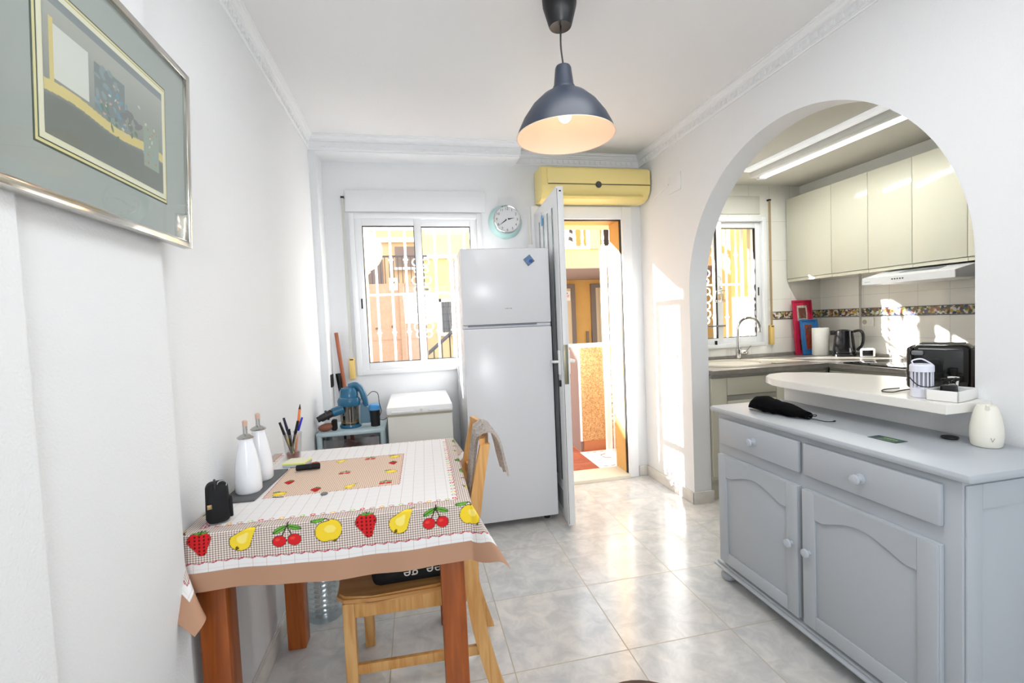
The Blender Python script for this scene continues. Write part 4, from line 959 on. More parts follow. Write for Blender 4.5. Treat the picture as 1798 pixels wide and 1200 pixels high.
bm = NB(); tube(bm, spline([(LX2-.022, LY2+.008, CZ_+.11), (LX2-.028, LY2+.01, CZ_+.125), (LX2, LY2, CZ_+.13), (LX2+.027, LY2-.012, CZ_+.112)], 6), .0024, 8); obj('handle', bm, LWt, t)
# tray with chargers
t = thing('tray', 'shallow white tray holding chargers at near end of the counter', 'tray', (2.335, 1.205, CZ_))
bm = NB()
TRM = Matrix.Translation((2.338, 1.182, CZ_)) @ Matrix.Rotation(R(14), 4, 'Z')
for b in ((-.068, .068, -.04, .04, 0, .005), (-.07, .07, -.042, -.037, 0, .034), (-.07, .07, .037, .042, 0, .034), (-.07, -.065, -.042, .042, 0, .034), (.065, .07, -.042, .042, 0, .034)): box(bm, *b, bev=.0015, M=TRM @ Matrix.Translation((0, 0, .0005)))
obj('tray', bm, mat('white enamel tray', '#ecebe8', .3), t)
def charger(M0, sx, sy, sz, lab, m=BLACK):
    bm = NB(); box(bm, -sx, sx, -sy, sy, 0, sz, bev=.003, M=M0); tag(obj('charger', bm, m), lab, 'charger', 'chargers in the white tray')
charger(TRM @ Matrix.Translation((-.035, -.008, .006)) @ Matrix.Rotation(R(10), 4, 'Z'), .016, .016, .045, 'square black charger plug at left of the white tray')
charger(TRM @ Matrix.Translation((.005, .01, .006)) @ Matrix.Rotation(R(-14), 4, 'Z'), .014, .018, .036, 'lower black adapter in middle of the white tray')
charger(TRM @ Matrix.Translation((.035, -.012, .006)) @ Matrix.Rotation(R(30), 4, 'Z'), .015, .012, .024, 'pale grey adapter at right of the white tray', mat('pale grey plastic', '#c9ced2', .4))
bm = NB()
cc = TRM @ Vector((.02, .012, 0)); pts = []
for i in range(60): a = i*.42; rr_ = .022+.008*math.sin(i*1.7); pts.append((cc.x+rr_*math.cos(a)*1.0, cc.y+rr_*math.sin(a)*.7, CZ_+.045+.022*abs(math.sin(i*.19))))
tube(bm, spline(pts, 2), .0019, 6); tag(obj('charger_cable', bm, BLACK), 'tangled black cable heaped in the white tray', 'cable')
bm = NB(); tube(bm, spline([(2.40, 1.40, CZ_+.0025), (2.33, 1.40, CZ_+.0025), (2.285, 1.37, CZ_+.0025), (2.30, 1.345, CZ_+.0025), (2.36, 1.36, CZ_+.0025), (2.41, 1.365, CZ_+.0025)], 6), .0022, 6); tag(obj('power_cable', bm, BLACK), 'black cable loop lying left of the toaster', 'cable')
bm = NB(); tube(bm, spline([(2.275, 1.275, CZ_+.094), (2.262, 1.262, CZ_+.075), (2.262, 1.23, CZ_+.045), (2.285, 1.208, CZ_+.04), (2.30, 1.195, CZ_+.05)], 6), .0018, 6); tag(obj('lantern_cable', bm, BLACK), 'thin black cable slung in front of the white lantern', 'cable')
bm = NB(); lathe(bm, [(0, 0), (.012, 0), (.015, .03), (.014, .03), (.011, .002), (0, .002)], (2.392, 1.215, CZ_+.036)); tag(obj('small_cup', bm, WPLA), 'tiny white cup at the wall end of the tray', 'cup')

# ------------------------------------------------------------------ kitchen units
GREYP = mat('brushed aluminium rail', '#a9a8a2', .35, .5)
WT = mat('brown grey stone laminate', '#8f8a83', .28, var=.25, vscale=30)
def front(par, x0, x1, y0, y1, z0, z1, name='cabinet_door'): return pbox(name, CREAM, par, (x0, x1, y0, y1, z0, z1), bev=.002)
t = thing('base_cabinet', 'narrow cream base cabinet just inside the arch', 'cabinet', (2.603, 3.05, 0), 0, 'cream base cabinets')
pbox('body', CREAM, t, (2.545, 2.66, 2.76, 3.37, .14, .865)); front(t, 2.547, 2.659, 2.74, 2.76, .175, .845); pbox('plinth', CREAM, t, (2.545, 2.66, 2.79, 2.80, 0, .14))
pbox('rail', GREYP, t, (2.545, 2.66, 2.745, 2.76, .847, .869))
t = thing('base_cabinet', 'cream three-drawer base cabinet under the sink', 'cabinet', (2.855, 3.05, 0), 0, 'cream base cabinets')
pbox('body', CREAM, t, (2.661, 3.05, 2.76, 3.37, .14, .865)); pbox('plinth', CREAM, t, (2.661, 3.05, 2.79, 2.80, 0, .14)); [pbox('rail', GREYP, t, (2.661, 3.05, 2.745, 2.76, a, b)) for a, b in ((.847, .869), (.69, .722), (.43, .46))]
for z0, z1 in ((.725, .845), (.463, .688), (.175, .428)): front(t, 2.663, 3.048, 2.74, 2.76, z0, z1, 'drawer')
t = thing('base_cabinet', 'cream corner base cabinet behind the breakfast counter', 'cabinet', (3.255, 3.05, 0), 0, 'cream base cabinets')
pbox('body', CREAM, t, (3.051, 3.50, 2.76, 3.37, .14, .865)); front(t, 3.053, 3.46, 2.74, 2.76, .175, .845); pbox('plinth', CREAM, t, (3.051, 3.50, 2.79, 2.80, 0, .14)); pbox('rail', GREYP, t, (3.051, 3.48, 2.745, 2.76, .847, .869))
for i, (y0, y1, lab) in enumerate(((2.10, 2.735, 'cream base cabinet under the hob, farther along right wall'), (1.2, 2.095, 'cream base cabinet along right wall behind the toaster'))):
    t = thing('base_cabinet', lab, 'cabinet', (3.8, (y0+y1)/2, 0), 0, 'cream base cabinets')
    pbox('body', CREAM, t, (3.505, 4.07, y0, y1, .14, .865)); front(t, 3.485, 3.505, y0+.002, y1-.002, .175, .845); pbox('plinth', CREAM, t, (3.53, 3.54, y0, y1, 0, .14)); pbox('rail', GREYP, t, (3.49, 3.505, y0, y1, .847, .869))
bm = NB(); prism(bm, [(2.545, 2.72), (3.46, 2.72), (3.46, 1.2), (4.07, 1.2), (4.07, 3.37), (2.545, 3.37)], .87, .90, 'z', bev=.003)
wt = thing('worktop', 'brown-grey L-shaped kitchen worktop with low upstand', 'worktop', (3.3, 3.0, .87)); obj('slab', bm, WT, wt)
pbox('upstand', WT, wt, (2.545, 4.07, 3.37, 3.395, .87, .925), (4.05, 4.072, 1.2, 3.37, .87, .925), bev=.004)
t = thing('sink', 'stone-coloured round inset sink under the kitchen window', 'sink', (3.0, 3.05, .90))
SK = mat('beige composite sink', '#bdb3a3', .35)
bm = NB(); lathe(bm, [(.17, -.004), (.175, .006), (.225, .010), (.235, .001), (.23, -.01)], n=48, M=Matrix.Translation((2.93, 3.05, .901)) @ Matrix.Scale(1.25, 4, (1, 0, 0))); obj('rim', bm, SK, t)
bm = NB(); lathe(bm, [(.172, .001), (.165, .0012), (0, .0014)], n=48, M=Matrix.Translation((2.93, 3.05, .9005)) @ Matrix.Scale(1.25, 4, (1, 0, 0))); obj('bowl', bm, mat('pale composite bowl', '#d0c8ba', .3), t)
bm = NB(); box(bm, 3.16, 3.44, 2.86, 3.24, .901, .908, bev=.003); obj('drainer', bm, SK, t)
t = thing('tap', 'chrome swan-neck kitchen tap on the sink', 'tap', (3.175, 3.28, .90))
bm = NB(); cyl(bm, (3.175, 3.28, .90), (3.175, 3.28, .985), .021); obj('base', bm, CHROME, t)
arc = [(3.175, 3.28, .98), (3.175, 3.28, 1.10)]+[(3.262-.087*math.cos(a), 3.28-.02*(1-math.cos(a)), 1.145+.092*math.sin(a)) for a in np.linspace(0, PI, 14)]+[(3.349, 3.24, 1.115)]
bm = NB(); tube(bm, arc, .0115, 12); obj('spout', bm, CHROME, t)
bm = NB(); sphere(bm, (3.215, 3.265, .955), .024, (1.6, 1, .8)); tube(bm, [(3.235, 3.262, .965), (3.275, 3.255, 1.01)], .004, 8); obj('lever', bm, CHROME, t)
bm = NB(); box(bm, 3.50, 3.98, 2.08, 2.64, .901, .908, bev=.002); tag(obj('hob', bm, mat('black glass hob', '#0e0e10', .08)), 'black glass hob set in the worktop behind the toaster', 'hob')

# things on the worktop
def tray2(name, lab, x0, x1, z0, z1, y, c, inner, lean):
    t = thing(name, lab, 'serving tray', ((x0+x1)/2, y, z0), 0)
    M0 = Matrix.Translation(((x0+x1)/2, y, z0)) @ Matrix.Rotation(lean, 4, 'X')
    w = (x1-x0)/2; h = z1-z0
    bm = NB(); box(bm, -w, w, -.004, .004, 0, h, bev=.003, M=M0); obj('base', bm, mat('tray '+c, c, .3), t)
    bm = NB()
    for b in ((-w, -w+.012, -.012, -.003, 0, h), (w-.012, w, -.012, -.003, 0, h), (-w+.012, w-.012, -.012, -.003, h-.012, h), (-w+.012, w-.012, -.012, -.003, 0, .012)): box(bm, *b, bev=.002, M=M0)
    obj('rim', bm, mat('tray '+c, c, .3), t)
    for i, (a, b2, c0, c1, cc_) in enumerate(inner): pbox('picture', mat('tray picture '+cc_, cc_, .4, var=.55, vscale=45), t, (a*w, b2*w, -.0055, -.0038, c0*h, c1*h), M=M0)
tray2('serving_tray', 'tall red serving tray with strawberry picture leaning in kitchen corner', 3.765, 3.955, .903, 1.365, 3.325, '#c2274a', [(-.55, .5, .62, .9, '#d9cfc0'), (-.4, .35, .66, .86, '#a8432c'), (-.5, .45, .08, .28, '#7a3b2a')], R(-4))
tray2('serving_tray', 'blue serving tray with fruit picture leaning in front of the red one', 3.80, 3.97, .903, 1.20, 3.285, '#2e6da8', [(-.5, .3, .15, .85, '#a5452f'), (-.3, .2, .6, .8, '#d9a892')], R(-6))
t = thing('paper_towel', 'white paper towel roll standing on the worktop', 'paper towel', (3.90, 3.21, .90))
bm = NB(); lathe(bm, [(.018, .0), (.058, 0), (.06, .003), (.06, .222), (.058, .225), (.018, .225), (.018, 0)], (3.90, 3.21, .901)); obj('roll', bm, mat('white tissue', '#f1efe9', .95, bump=.3, bscale=200), t)
bm = NB(); lathe(bm, [(.0185, .002), (.0185, .222), (.0165, .222), (.0165, .002)], (3.90, 3.21, .901)); obj('core', bm, mat('brown card', '#a58862', .9), t)
t = thing('kettle', 'black jug kettle on the worktop', 'kettle', (3.95, 3.04, .90))
KB = mat('black gloss plastic', '#121214', .15)
bm = NB(); lathe(bm, [(0, 0), (.078, 0), (.08, .01), (.08, .022), (.074, .026), (0, .026)], (3.95, 3.04, .901)); obj('base', bm, KB, t)
bm = NB(); lathe(bm, [(0, .028), (.074, .028), (.076, .04), (.068, .12), (.061, .185), (.058, .20), (.03, .21), (0, .212)], (3.95, 3.04, .901), 40); obj('jug', bm, KB, t)
bm = NB(); tube(bm, spline([(3.98, 2.985, 1.095), (4.0, 2.945, 1.10), (4.005, 2.925, 1.06), (3.998, 2.93, .99), (3.985, 2.96, .95)], 6), .010, 10); obj('handle', bm, KB, t)
bm = NB(); prism(bm, [(-.018, 0), (.018, 0), (0, -.03)], 1.07, 1.105, 'z'); bmesh.ops.transform(bm, matrix=Matrix.Translation((3.91, 3.085, 0)) @ Matrix.Rotation(R(225), 4, 'Z'), verts=bm.verts); obj('spout', bm, KB, t)
t = thing('alarm_clock', 'small white clock with dark face beside the kettle', 'clock', (3.98, 2.87, .90))
M0 = Matrix.Translation((3.98, 2.87, .90)) @ Matrix.Rotation(R(-50), 4, 'Z')
bm = NB(); box(bm, -.045, .045, -.03, .03, .001, .068, bev=.012, seg=3, M=M0); obj('case', bm, WPLA, t); pbox('face', KB, t, (-.032, .032, -.0315, -.029, .012, .056), bev=.001, M=M0)
t = thing('double_socket', 'cream double socket plate on tiled wall under the border', 'socket', (4.097, 3.005, 1.13))
pbox('plate', mat('cream switch plastic', '#f6f3e8', .35), t, (4.088, 4.10, 2.915, 3.01, 1.13, 1.20), bev=.002)
bm = NB(); cyl(bm, (4.089, 2.985, 1.165), (4.086, 2.985, 1.165), .018); obj('socket', bm, mat('grey cream socket', '#b9b4a2', .5), t); pbox('rocker', WPLA, t, (4.085, 4.089, 2.925, 2.955, 1.145, 1.185), bev=.001)

# decorative tile border
def border_mat():
    m = bpy.data.materials.new('fruit pattern tile border'); m.use_nodes = True; nt = m.node_tree; b = nt.nodes['Principled BSDF']; L = nt.links.new
    tc = nt.nodes.new('ShaderNodeTexCoord'); v = nt.nodes.new('ShaderNodeTexVoronoi'); v.inputs['Scale'].default_value = 58; L(tc.outputs['Object'], v.inputs['Vector'])
    sp = nt.nodes.new('ShaderNodeSeparateColor'); L(v.outputs['Color'], sp.inputs[0])
    cr = nt.nodes.new('ShaderNodeValToRGB'); cr.color_ramp.interpolation = 'CONSTANT'; el = cr.color_ramp.elements
    cols = ['#d9d6cc', '#b99a4c', '#5b6a44', '#3f4a68', '#d5d2c6', '#94604e', '#a9aa66', '#55503f', '#5f5867']
    el[0].color = (*lin(cols[0]), 1); el[0].position = 0; el[1].color = (*lin(cols[1]), 1); el[1].position = .15
    for i, c in enumerate(cols[2:]): e = el.new(.28+i*.1); e.color = (*lin(c), 1)
    L(sp.outputs[0], cr.inputs[0]); L(cr.outputs[0], b.inputs['Base Color']); b.inputs['Roughness'].default_value = .12
    return m
BOR = border_mat(); NAV = mat('dark blue border line', '#3a3f55', .3)
bm = NB(); box(bm, 3.60, 4.10, 3.397, 3.3995, 1.215, 1.272); box(bm, 4.0715, 4.075, 3.02, 3.2, 1.215, 1.272); box(bm, 4.097, 4.0995, 1.2, 3.02, 1.215, 1.272); box(bm, 4.097, 4.0995, 3.2, 3.39, 1.215, 1.272); struct(obj('trim_10', bm, BOR))
bm = NB()
for z in (1.208, 1.270): box(bm, 3.60, 4.10, 3.396, 3.3985, z, z+.005); box(bm, 4.0705, 4.0745, 3.02, 3.2, z, z+.005); box(bm, 4.096, 4.099, 1.2, 3.02, z, z+.005); box(bm, 4.096, 4.099, 3.2, 3.39, z, z+.005)
for k in range(60): y = 1.2+k*.03; box(bm, 4.0962, 4.0985, y, y+.016, 1.2145, 1.221) if y < 3.0 else None
struct(obj('trim_11', bm, NAV))

# wall cabinets
ys = [3.385, 2.955, 2.665, 2.372, 2.07, 1.77, 1.45]
labs = ['glossy cream wall cabinet farthest from camera, at the kitchen back wall', 'glossy cream wall cabinet second from the back wall', 'glossy cream wall cabinet above the left half of hood', 'glossy cream wall cabinet above the right half of hood', 'glossy cream wall cabinet cut by the right side of the arch', 'glossy cream wall cabinet hidden mostly behind the arch']
for i in range(5):
    a, b = ys[i+1]+.0015, ys[i]-.0015
    t = thing('wall_cabinet', labs[i], 'wall cabinet', (3.92, (a+b)/2, 1.52), 0, 'cream wall cabinets')
    pbox('body', CREAM, t, (3.77, 4.065, a, b, 1.525, 2.22)); pbox('cabinet_door', CREAM, t, (3.75, 3.769, a, b, 1.55, 2.222), bev=.0015); pbox('grip_strip', CREAM, t, (3.755, 3.769, a, b, 1.525, 1.547))
t = thing('cooker_hood', 'slim white cooker hood under the wall cabinets', 'cooker hood', (3.85, 2.31, 1.43))
HW_ = mat('white enamelled hood', '#dedee0', .25)
bm = NB(); prism(bm, [(3.60, 1.432), (3.60, 1.475), (3.80, 1.522), (4.06, 1.522), (4.06, 1.432)], 2.03, 2.585, 'y', bev=.002); obj('canopy', bm, HW_, t)
bm = NB(); box(bm, -.02, .04, 2.17, 2.40, 0, .002, M=Matrix.Translation((3.70, 0, 1.499)) @ Matrix.Rotation(-math.atan2(.047, .2), 4, 'Y')); obj('vent_window', bm, mat('grey smoked panel', '#6c7378', .2), t)
bm = NB()
for k in range(5): cyl(bm, (3.6005, 2.315+k*.016, 1.455), (3.597, 2.315+k*.016, 1.455), .0045, n=12)
obj('button', bm, mat('dark buttons', '#3c3e42', .4), t)
bm = NB()
for k in range(5): box(bm, 3.5985, 3.6005, 2.525+k*.008, 2.530+k*.008, 1.447, 1.451)
obj('logo', bm, mat('grey print', '#8c8e92', .4), t)

# fluorescent fittings
FLG = mat('glowing fluorescent tube', '#f4f8ff', .3, emit=2.2)
t = thing('fluorescent_light', 'long lit fluorescent batten light on the kitchen ceiling', 'ceiling light', (3.24, 2.4, 2.30))
pbox('housing', mat('white metal batten', '#e4e4e0', .35), t, (3.165, 3.225, 1.85, 3.10, 2.30, 2.34), bev=.003)
pbox('reflector', mat('white metal batten', '#e4e4e0', .35), t, (3.225, 3.30, 1.85, 3.10, 2.318, 2.34), bev=.003)
for x in (3.245, 3.278):
    bm = NB(); cyl(bm, (x, 1.88, 2.304), (x, 3.07, 2.304), .011, n=16); obj('tube', bm, FLG, t)
pbox('end_cap', WPLA, t, (3.228, 3.298, 3.07, 3.10, 2.290, 2.318), bev=.002); pbox('end_cap', WPLA, t, (3.228, 3.298, 1.85, 1.88, 2.290, 2.318), bev=.002)
t = thing('fluorescent_light', 'flat white diffuser light on kitchen ceiling nearer the arch', 'ceiling light', (3.0, 2.4, 2.32))
pbox('diffuser', mat('glowing opal diffuser', '#f2f4f6', .3, emit=.25), t, (3.05, 3.11, 1.7, 3.02, 2.315, 2.34), bev=.006)

# little hanging lantern in kitchen window
t = thing('hanging_ornament', 'small wire and glass ornament hanging in the kitchen window', 'ornament', (3.05, 3.33, 1.37))
bm = NB(); GW = []
OM = Matrix.Translation((3.07, 3.33, 1.375)) @ Matrix.Rotation(R(20), 4, 'Z')
for sx in (-1, 1):
    for sy in (-1, 1): tube(bm, [OM @ Vector((sx*.045, sy*.03, 0)), OM @ Vector((sx*.035, sy*.022, .09))], .0022, 6)
for z, k in ((0, 1), (.012, 1), (.09, .78)):
    c4 = [OM @ Vector((sx*.045*k, sy*.03*k, z)) for sx, sy in ((-1, -1), (1, -1), (1, 1), (-1, 1), (-1, -1))]; tube(bm, c4, .0022, 6)
tube(bm, [OM @ Vector((0, 0, .09)), OM @ Vector((0, 0, .17))], .0015, 6); tube(bm, [OM @ Vector((0, 0, .17)), OM @ Vector((-.01, .0, .20)), OM @ Vector((0, .03, .21))], .0012, 6); obj('wire_frame', bm, STEEL, t)
bm = NB(); box(bm, -.026, .02, -.012, .016, .015, .065, bev=.003, M=OM); obj('glass_block', bm, mat('amber tinted glass', '#cdb38a', .2), t)
bm = NB(); lathe(bm, [(0, 0), (.014, .005), (.012, .02), (.004, .03), (0, .03)], M=OM @ Matrix.Translation((-.01, 0, .10))); obj('bird', bm, STEEL, t)

# ------------------------------------------------------------------ stool at the bottom edge
t = thing('stool', 'round dark brown wooden stool just in front of the camera', 'stool', (1.04, .828, 0))
DW = wood('dark brown wood', '#3a2219', '#4a2d20', 'X')
bm = NB(); lathe(bm, [(0, .42), (.13, .42), (.142, .43), (.142, .44), (.13, .452), (0, .455)], (1.04, .828, 0), 40); obj('seat', bm, DW, t)
for k in range(4): a = PI/4+k*PI/2; bm = NB(); cyl(bm, (1.04+.15*math.cos(a), .828+.15*math.sin(a), 0), (1.04+.10*math.cos(a), .828+.10*math.sin(a), .42), .016, n=12); obj('leg', bm, DW, t)

# ------------------------------------------------------------------ outside
TERR = marble_floor('terracotta paving', '#96452c', '#a8583a', '#b98a70', .33, 1.5, 3.93, .004, .5)
o = struct(obj('terrace_floor', (lambda bm: (box(bm, -3, 7, 3.62, 4.9, -.12, -.03), bm)[1])(NB()), TERR))
sbox('street', mat('grey paving', '#6f6b66', .9), (-8, 22, 4.9, 16, -.4, -.12))
GRAN = mat('brown grey granite edge', '#96807a', .6, var=.25, vscale=120)
def terrazzo():
    m = bpy.data.materials.new('speckled brown pebble render'); m.use_nodes = True; nt = m.node_tree; b = nt.nodes['Principled BSDF']; L = nt.links.new
    tc = nt.nodes.new('ShaderNodeTexCoord'); v = nt.nodes.new('ShaderNodeTexVoronoi'); v.inputs['Scale'].default_value = 110; L(tc.outputs['Object'], v.inputs['Vector'])
    sp = nt.nodes.new('ShaderNodeSeparateColor'); L(v.outputs['Color'], sp.inputs[0]); cr = nt.nodes.new('ShaderNodeValToRGB'); el = cr.color_ramp.elements
    el[0].color = (*lin('#94704d'), 1); el[1].color = (*lin('#d2ab7c'), 1); e = el.new(.5); e.color = (*lin('#b98a5e'), 1)
    L(sp.outputs[0], cr.inputs[0]); L(cr.outputs[0], b.inputs['Base Color']); b.inputs['Roughness'].default_value = .7; return m
t = thing('low_wall', 'low terrace wall with speckled brown cladding and white edging', 'low wall', (2.6, 4.5, -.03))
pbox('cladding', terrazzo(), t, (2.19, 2.70, 4.30, 4.31, .07, 1.0), (2.70, 3.6, 4.30, 4.31, .07, .93))
pbox('core', GRAN, t, (2.175, 2.72, 4.31, 4.85, -.03, 1.0), (2.72, 3.6, 4.31, 4.85, -.03, .93))
pbox('edging', WHITEM, t, (2.172, 2.19, 4.295, 4.31, .07, 1.012), (2.172, 2.72, 4.295, 4.86, 1.0, 1.012), (2.70, 2.72, 4.295, 4.31, .93, 1.0), (2.72, 3.6, 4.295, 4.86, .93, .942))
pbox('skirting', mat('pale terracotta skirting', '#b06e4c', .5), t, (2.20, 3.6, 4.285, 4.30, -.03, .07))
t = thing('door_mat', 'white perforated plastic mat with circles outside the door', 'mat', (2.45, 4.0, -.03))
bm = NB(); box(bm, 2.14, 2.9, 3.74, 4.25, -.029, -.023, bev=.001); obj('sheet', bm, WHITEM, t)
bm = NB(); CG = mat('grey mat openings', '#b09a9c', .6)
for cx0, cy0 in ((2.38, 4.06), (2.50, 3.84), (2.64, 4.06)):
    for k in range(12):
        if k % 3 == 0: continue
        a = 2*PI*k/12; box(bm, -.022, .022, -.008, .008, 0, .0015, M=Matrix.Translation((cx0+.095*math.cos(a), cy0+.07*math.sin(a), -.0232)) @ Matrix.Rotation(a+PI/2, 4, 'Z'))
for k in range(9): box(bm, 2.19+k*.07, 2.225+k*.07, 3.77, 3.785, -.0232, -.0217); box(bm, 2.19+k*.07, 2.225+k*.07, 4.20, 4.215, -.0232, -.0217)
obj('openings', bm, CG, t)

# iron gate: two leaves folded open outside the door
def gate(x, y0, y1, ztop, lab, group):
    t = thing('iron_gate', lab, 'gate', (x, (y0+y1)/2, 0), 0, group)
    pbox('gate_frame', WHITEM, t, (x-.02, x+.02, y0, y0+.035, .02, ztop), (x-.02, x+.02, y1-.035, y1, .02, ztop), (x-.018, x+.018, y0, y1, ztop-.035, ztop), (x-.018, x+.018, y0, y1, .02, .06), (x-.018, x+.018, y0, y1, .82, .86), bev=.003)
    n = 4
    for k in range(n):
        y = y0+.035+(y1-y0-.07)*(k+1)/(n+1)
        bm = NB(); cyl(bm, (x, y, .06), (x, y, ztop-.035), .008, n=8)
        for z in (1.15, 1.5): sphere(bm, (x, y, z), .017, (1, 1, .8), 10)
        obj('bar', bm, WHITEM, t)
    bm = NB(); yc = (y0+y1)/2
    for z, r in ((.60, .035), (.68, .03), (.52, .03), (.44, .04), (.36, .028), (.95, .02)):
        for s_ in (-1, 1): tube(bm, [(x, yc+s_*(r+.004)+r*math.cos(a), z+r*math.sin(a)) for a in np.linspace(0, 1.7*PI, 14)], .006, 6)
    obj('scroll_ornament', bm, WHITEM, t)
gate(1.50, 3.64, 4.00, 1.90, 'white iron gate leaf folded open left of doorway', 'white iron gate leaves')
gate(2.335, 3.64, 4.02, 1.92, 'white iron gate leaf folded open right of doorway', 'white iron gate leaves')
bm = NB(); 
for dx, dz in ((0, 0), (.02, .012), (-.02, .012), (0, .026)): sphere(bm, (2.335+dx, 3.645, 1.935+dz), .013, n=10)
tag(obj('gate_finial', bm, mat('cream finial', '#e9d9b4', .5)), 'small cream flower finial on top of the right gate leaf', 'finial')
# outer yellow reveal around the door
sbox('trim_12', YEL, (DX1-.066, DX1-.03, 3.44, 3.62, -.03, 2.075), (DX0, DX1-.066, 3.44, 3.62, 2.055, 2.075))

# window grilles
def grille(x0, x1, z0, z1, xs, orn, lab):
    t = thing('window_grille', lab, 'grille', ((x0+x1)/2, 3.66, z0), 0, 'white iron window grilles')
    pbox('rail', WHITEM, t, (x0, x1, 3.652, 3.672, z0, z0+.022), (x0, x1, 3.655, 3.669, 1.528, 1.545), (x0, x1, 3.652, 3.672, z1-.022, z1), (x0, x0+.02, 3.652, 3.672, z0, z1), (x1-.02, x1, 3.652, 3.672, z0, z1))
    for x in xs:
        bm = NB(); cyl(bm, (x, 3.662, z0+.02), (x, 3.662, z1-.02), .0085, n=10)
        for z in (1.245, 1.80): lathe(bm, [(.008, -.03), (.012, -.022), (.010, -.012), (.021, 0), (.010, .012), (.012, .022), (.008, .03)], (x, 3.662, z), 12)
        obj('bar', bm, WHITEM, t)
    if orn:
        bm = NB(); x = orn
        cyl(bm, (x, 3.662, z0+.02), (x, 3.662, z1-.02), .006, n=8)
        for z, r in ((1.78, .026), (1.72, .02), (1.64, .03), (1.57, .024), (1.48, .03), (1.42, .036), (1.35, .028), (1.28, .03), (1.22, .024)):
            for s_ in (-1, 1): tube(bm, [(x+s_*(.012+r*(1-math.cos(a))), 3.662, z+r*math.sin(a)) for a in np.linspace(-.2, 1.8*PI, 18)], .006, 6)
        obj('scroll_ornament', bm, WHITEM, t)
grille(.245, 1.12, .965, 2.05, (.352, .463, .574, .80, .915, 1.03), .686, 'white iron grille with scroll centre outside the big window')
grille(2.66, 3.54, .99, 2.06, (2.78, 2.90, 3.02, 3.24, 3.37, 3.47), 3.13, 'white iron grille with collared bars outside the kitchen window')
sbox('trim_14', YELP, (1.25, 3.75, 3.62, 3.90, 2.10, 2.22), (1.9, 3.75, 3.90, 4.02, 2.10, 2.22))  # lintel slab; second box added to keep sun off the wall cabinets
sbox('trim_15', mat('white kitchen soffit', '#efede6', .5), (3.90, 4.10, -1, 3.399, 2.222, 2.339))
sbox('trim_13', mat('terracotta window sill', '#c98a55', .6), (.18, 1.16, 3.46, 3.70, .915, .953), (2.6, 3.57, 3.46, 3.70, .94, .985))

# street lamp
t = thing('street_lamp', 'white globe street lamp outside the left of big window', 'street lamp', (.17, 4.6, -.03))
bm = NB(); sphere(bm, (.15, 4.6, 2.018), .205, n=32); obj('globe', bm, mat('white opal globe', '#fbf6ee', .3), t)
bm = NB(); cyl(bm, (.184, 4.6, -.03), (.184, 4.6, 1.82), .026, .024); lathe(bm, [(0, 1.795), (.045, 1.795), (.07, 1.82), (.0, 1.825)], (.165, 4.6, 0)); obj('post', bm, mat('cream painted post', '#f0e2c4', .5), t)

# brown boundary wall with sign
BRW = mat('brown pebble render', '#a88c7c', .85, var=.15, vscale=25)
t = thing('boundary_wall', 'brown rendered boundary wall across the street with grey base', 'wall', (-.5, 7.1, -.12))
pbox('render', BRW, t, (-4, .80, 7.0, 7.2, 1.1, 1.92)); pbox('render_lower', BRW, t, (-4, .8, 7.01, 7.2, .55, 1.1)); pbox('base', mat('dusty grey plinth', '#9a9498', .9, var=.15, vscale=6), t, (-4, .80, 6.98, 7.2, -.12, .55))
pbox('pilaster', BRW, t, (.42, .50, 6.97, 7.0, .55, 1.92))
t = thing('no_dogs_sign', 'small white prohibition sign with red circle on brown wall', 'sign', (.345, 6.99, 1.83), 0)
pbox('board', WHITEM, t, (.285, .405, 6.985, 6.998, 1.82, 2.0), bev=.002)
REDP = mat('red sign paint', '#cc3b3f', .5)
bm = NB(); tube(bm, [(.345+.042*math.cos(a), 6.983, 1.93+.042*math.sin(a)) for a in np.linspace(0, 2*PI, 28)], .004, 6, False); tube(bm, [(.316, 6.983, 1.96), (.374, 6.983, 1.90)], .004, 6); obj('prohibition_ring', bm, REDP, t)
bm = NB(); sphere(bm, (.345, 6.984, 1.928), .018, (1.2, .1, .6), 12); sphere(bm, (.362, 6.984, 1.942), .009, (1, .1, 1), 8); obj('dog_symbol', bm, mat('dark sign print', '#444', .5) if False else DK, t)
pbox('text_lines', REDP, t, (.305, .385, 6.983, 6.985, 1.856, 1.862), (.31, .38, 6.983, 6.985, 1.842, 1.847))
for k, (x, z) in enumerate(((.075, 1.27), (.30, 1.29))):
    bm = NB(); cyl(bm, (x, 7.0, z), (x, 6.98, z), .018, n=12); tag(obj('wall_spout', bm, mat('dark hole metal', '#5c4a40', .6)), ('small dark round fitting on brown wall, left of two', 'small dark round fitting on brown wall, right of two')[k], 'fitting')

# dark railing on the wall
t = thing('terrace_railing', 'dark iron railing above the brown boundary wall', 'railing', (.3, 8.5, 1.9))
DI = mat('dark grey iron', '#4f4c50', .6)
bm = NB(); box(bm, -3, .9, 8.49, 8.51, 2.52, 2.55); box(bm, -3, .9, 8.49, 8.51, 1.92, 1.95)
for k in range(52): box(bm, -3+k*.075, -3+k*.075+.014, 8.495, 8.509, 1.93, 2.55)
obj('bars', bm, DI, t)
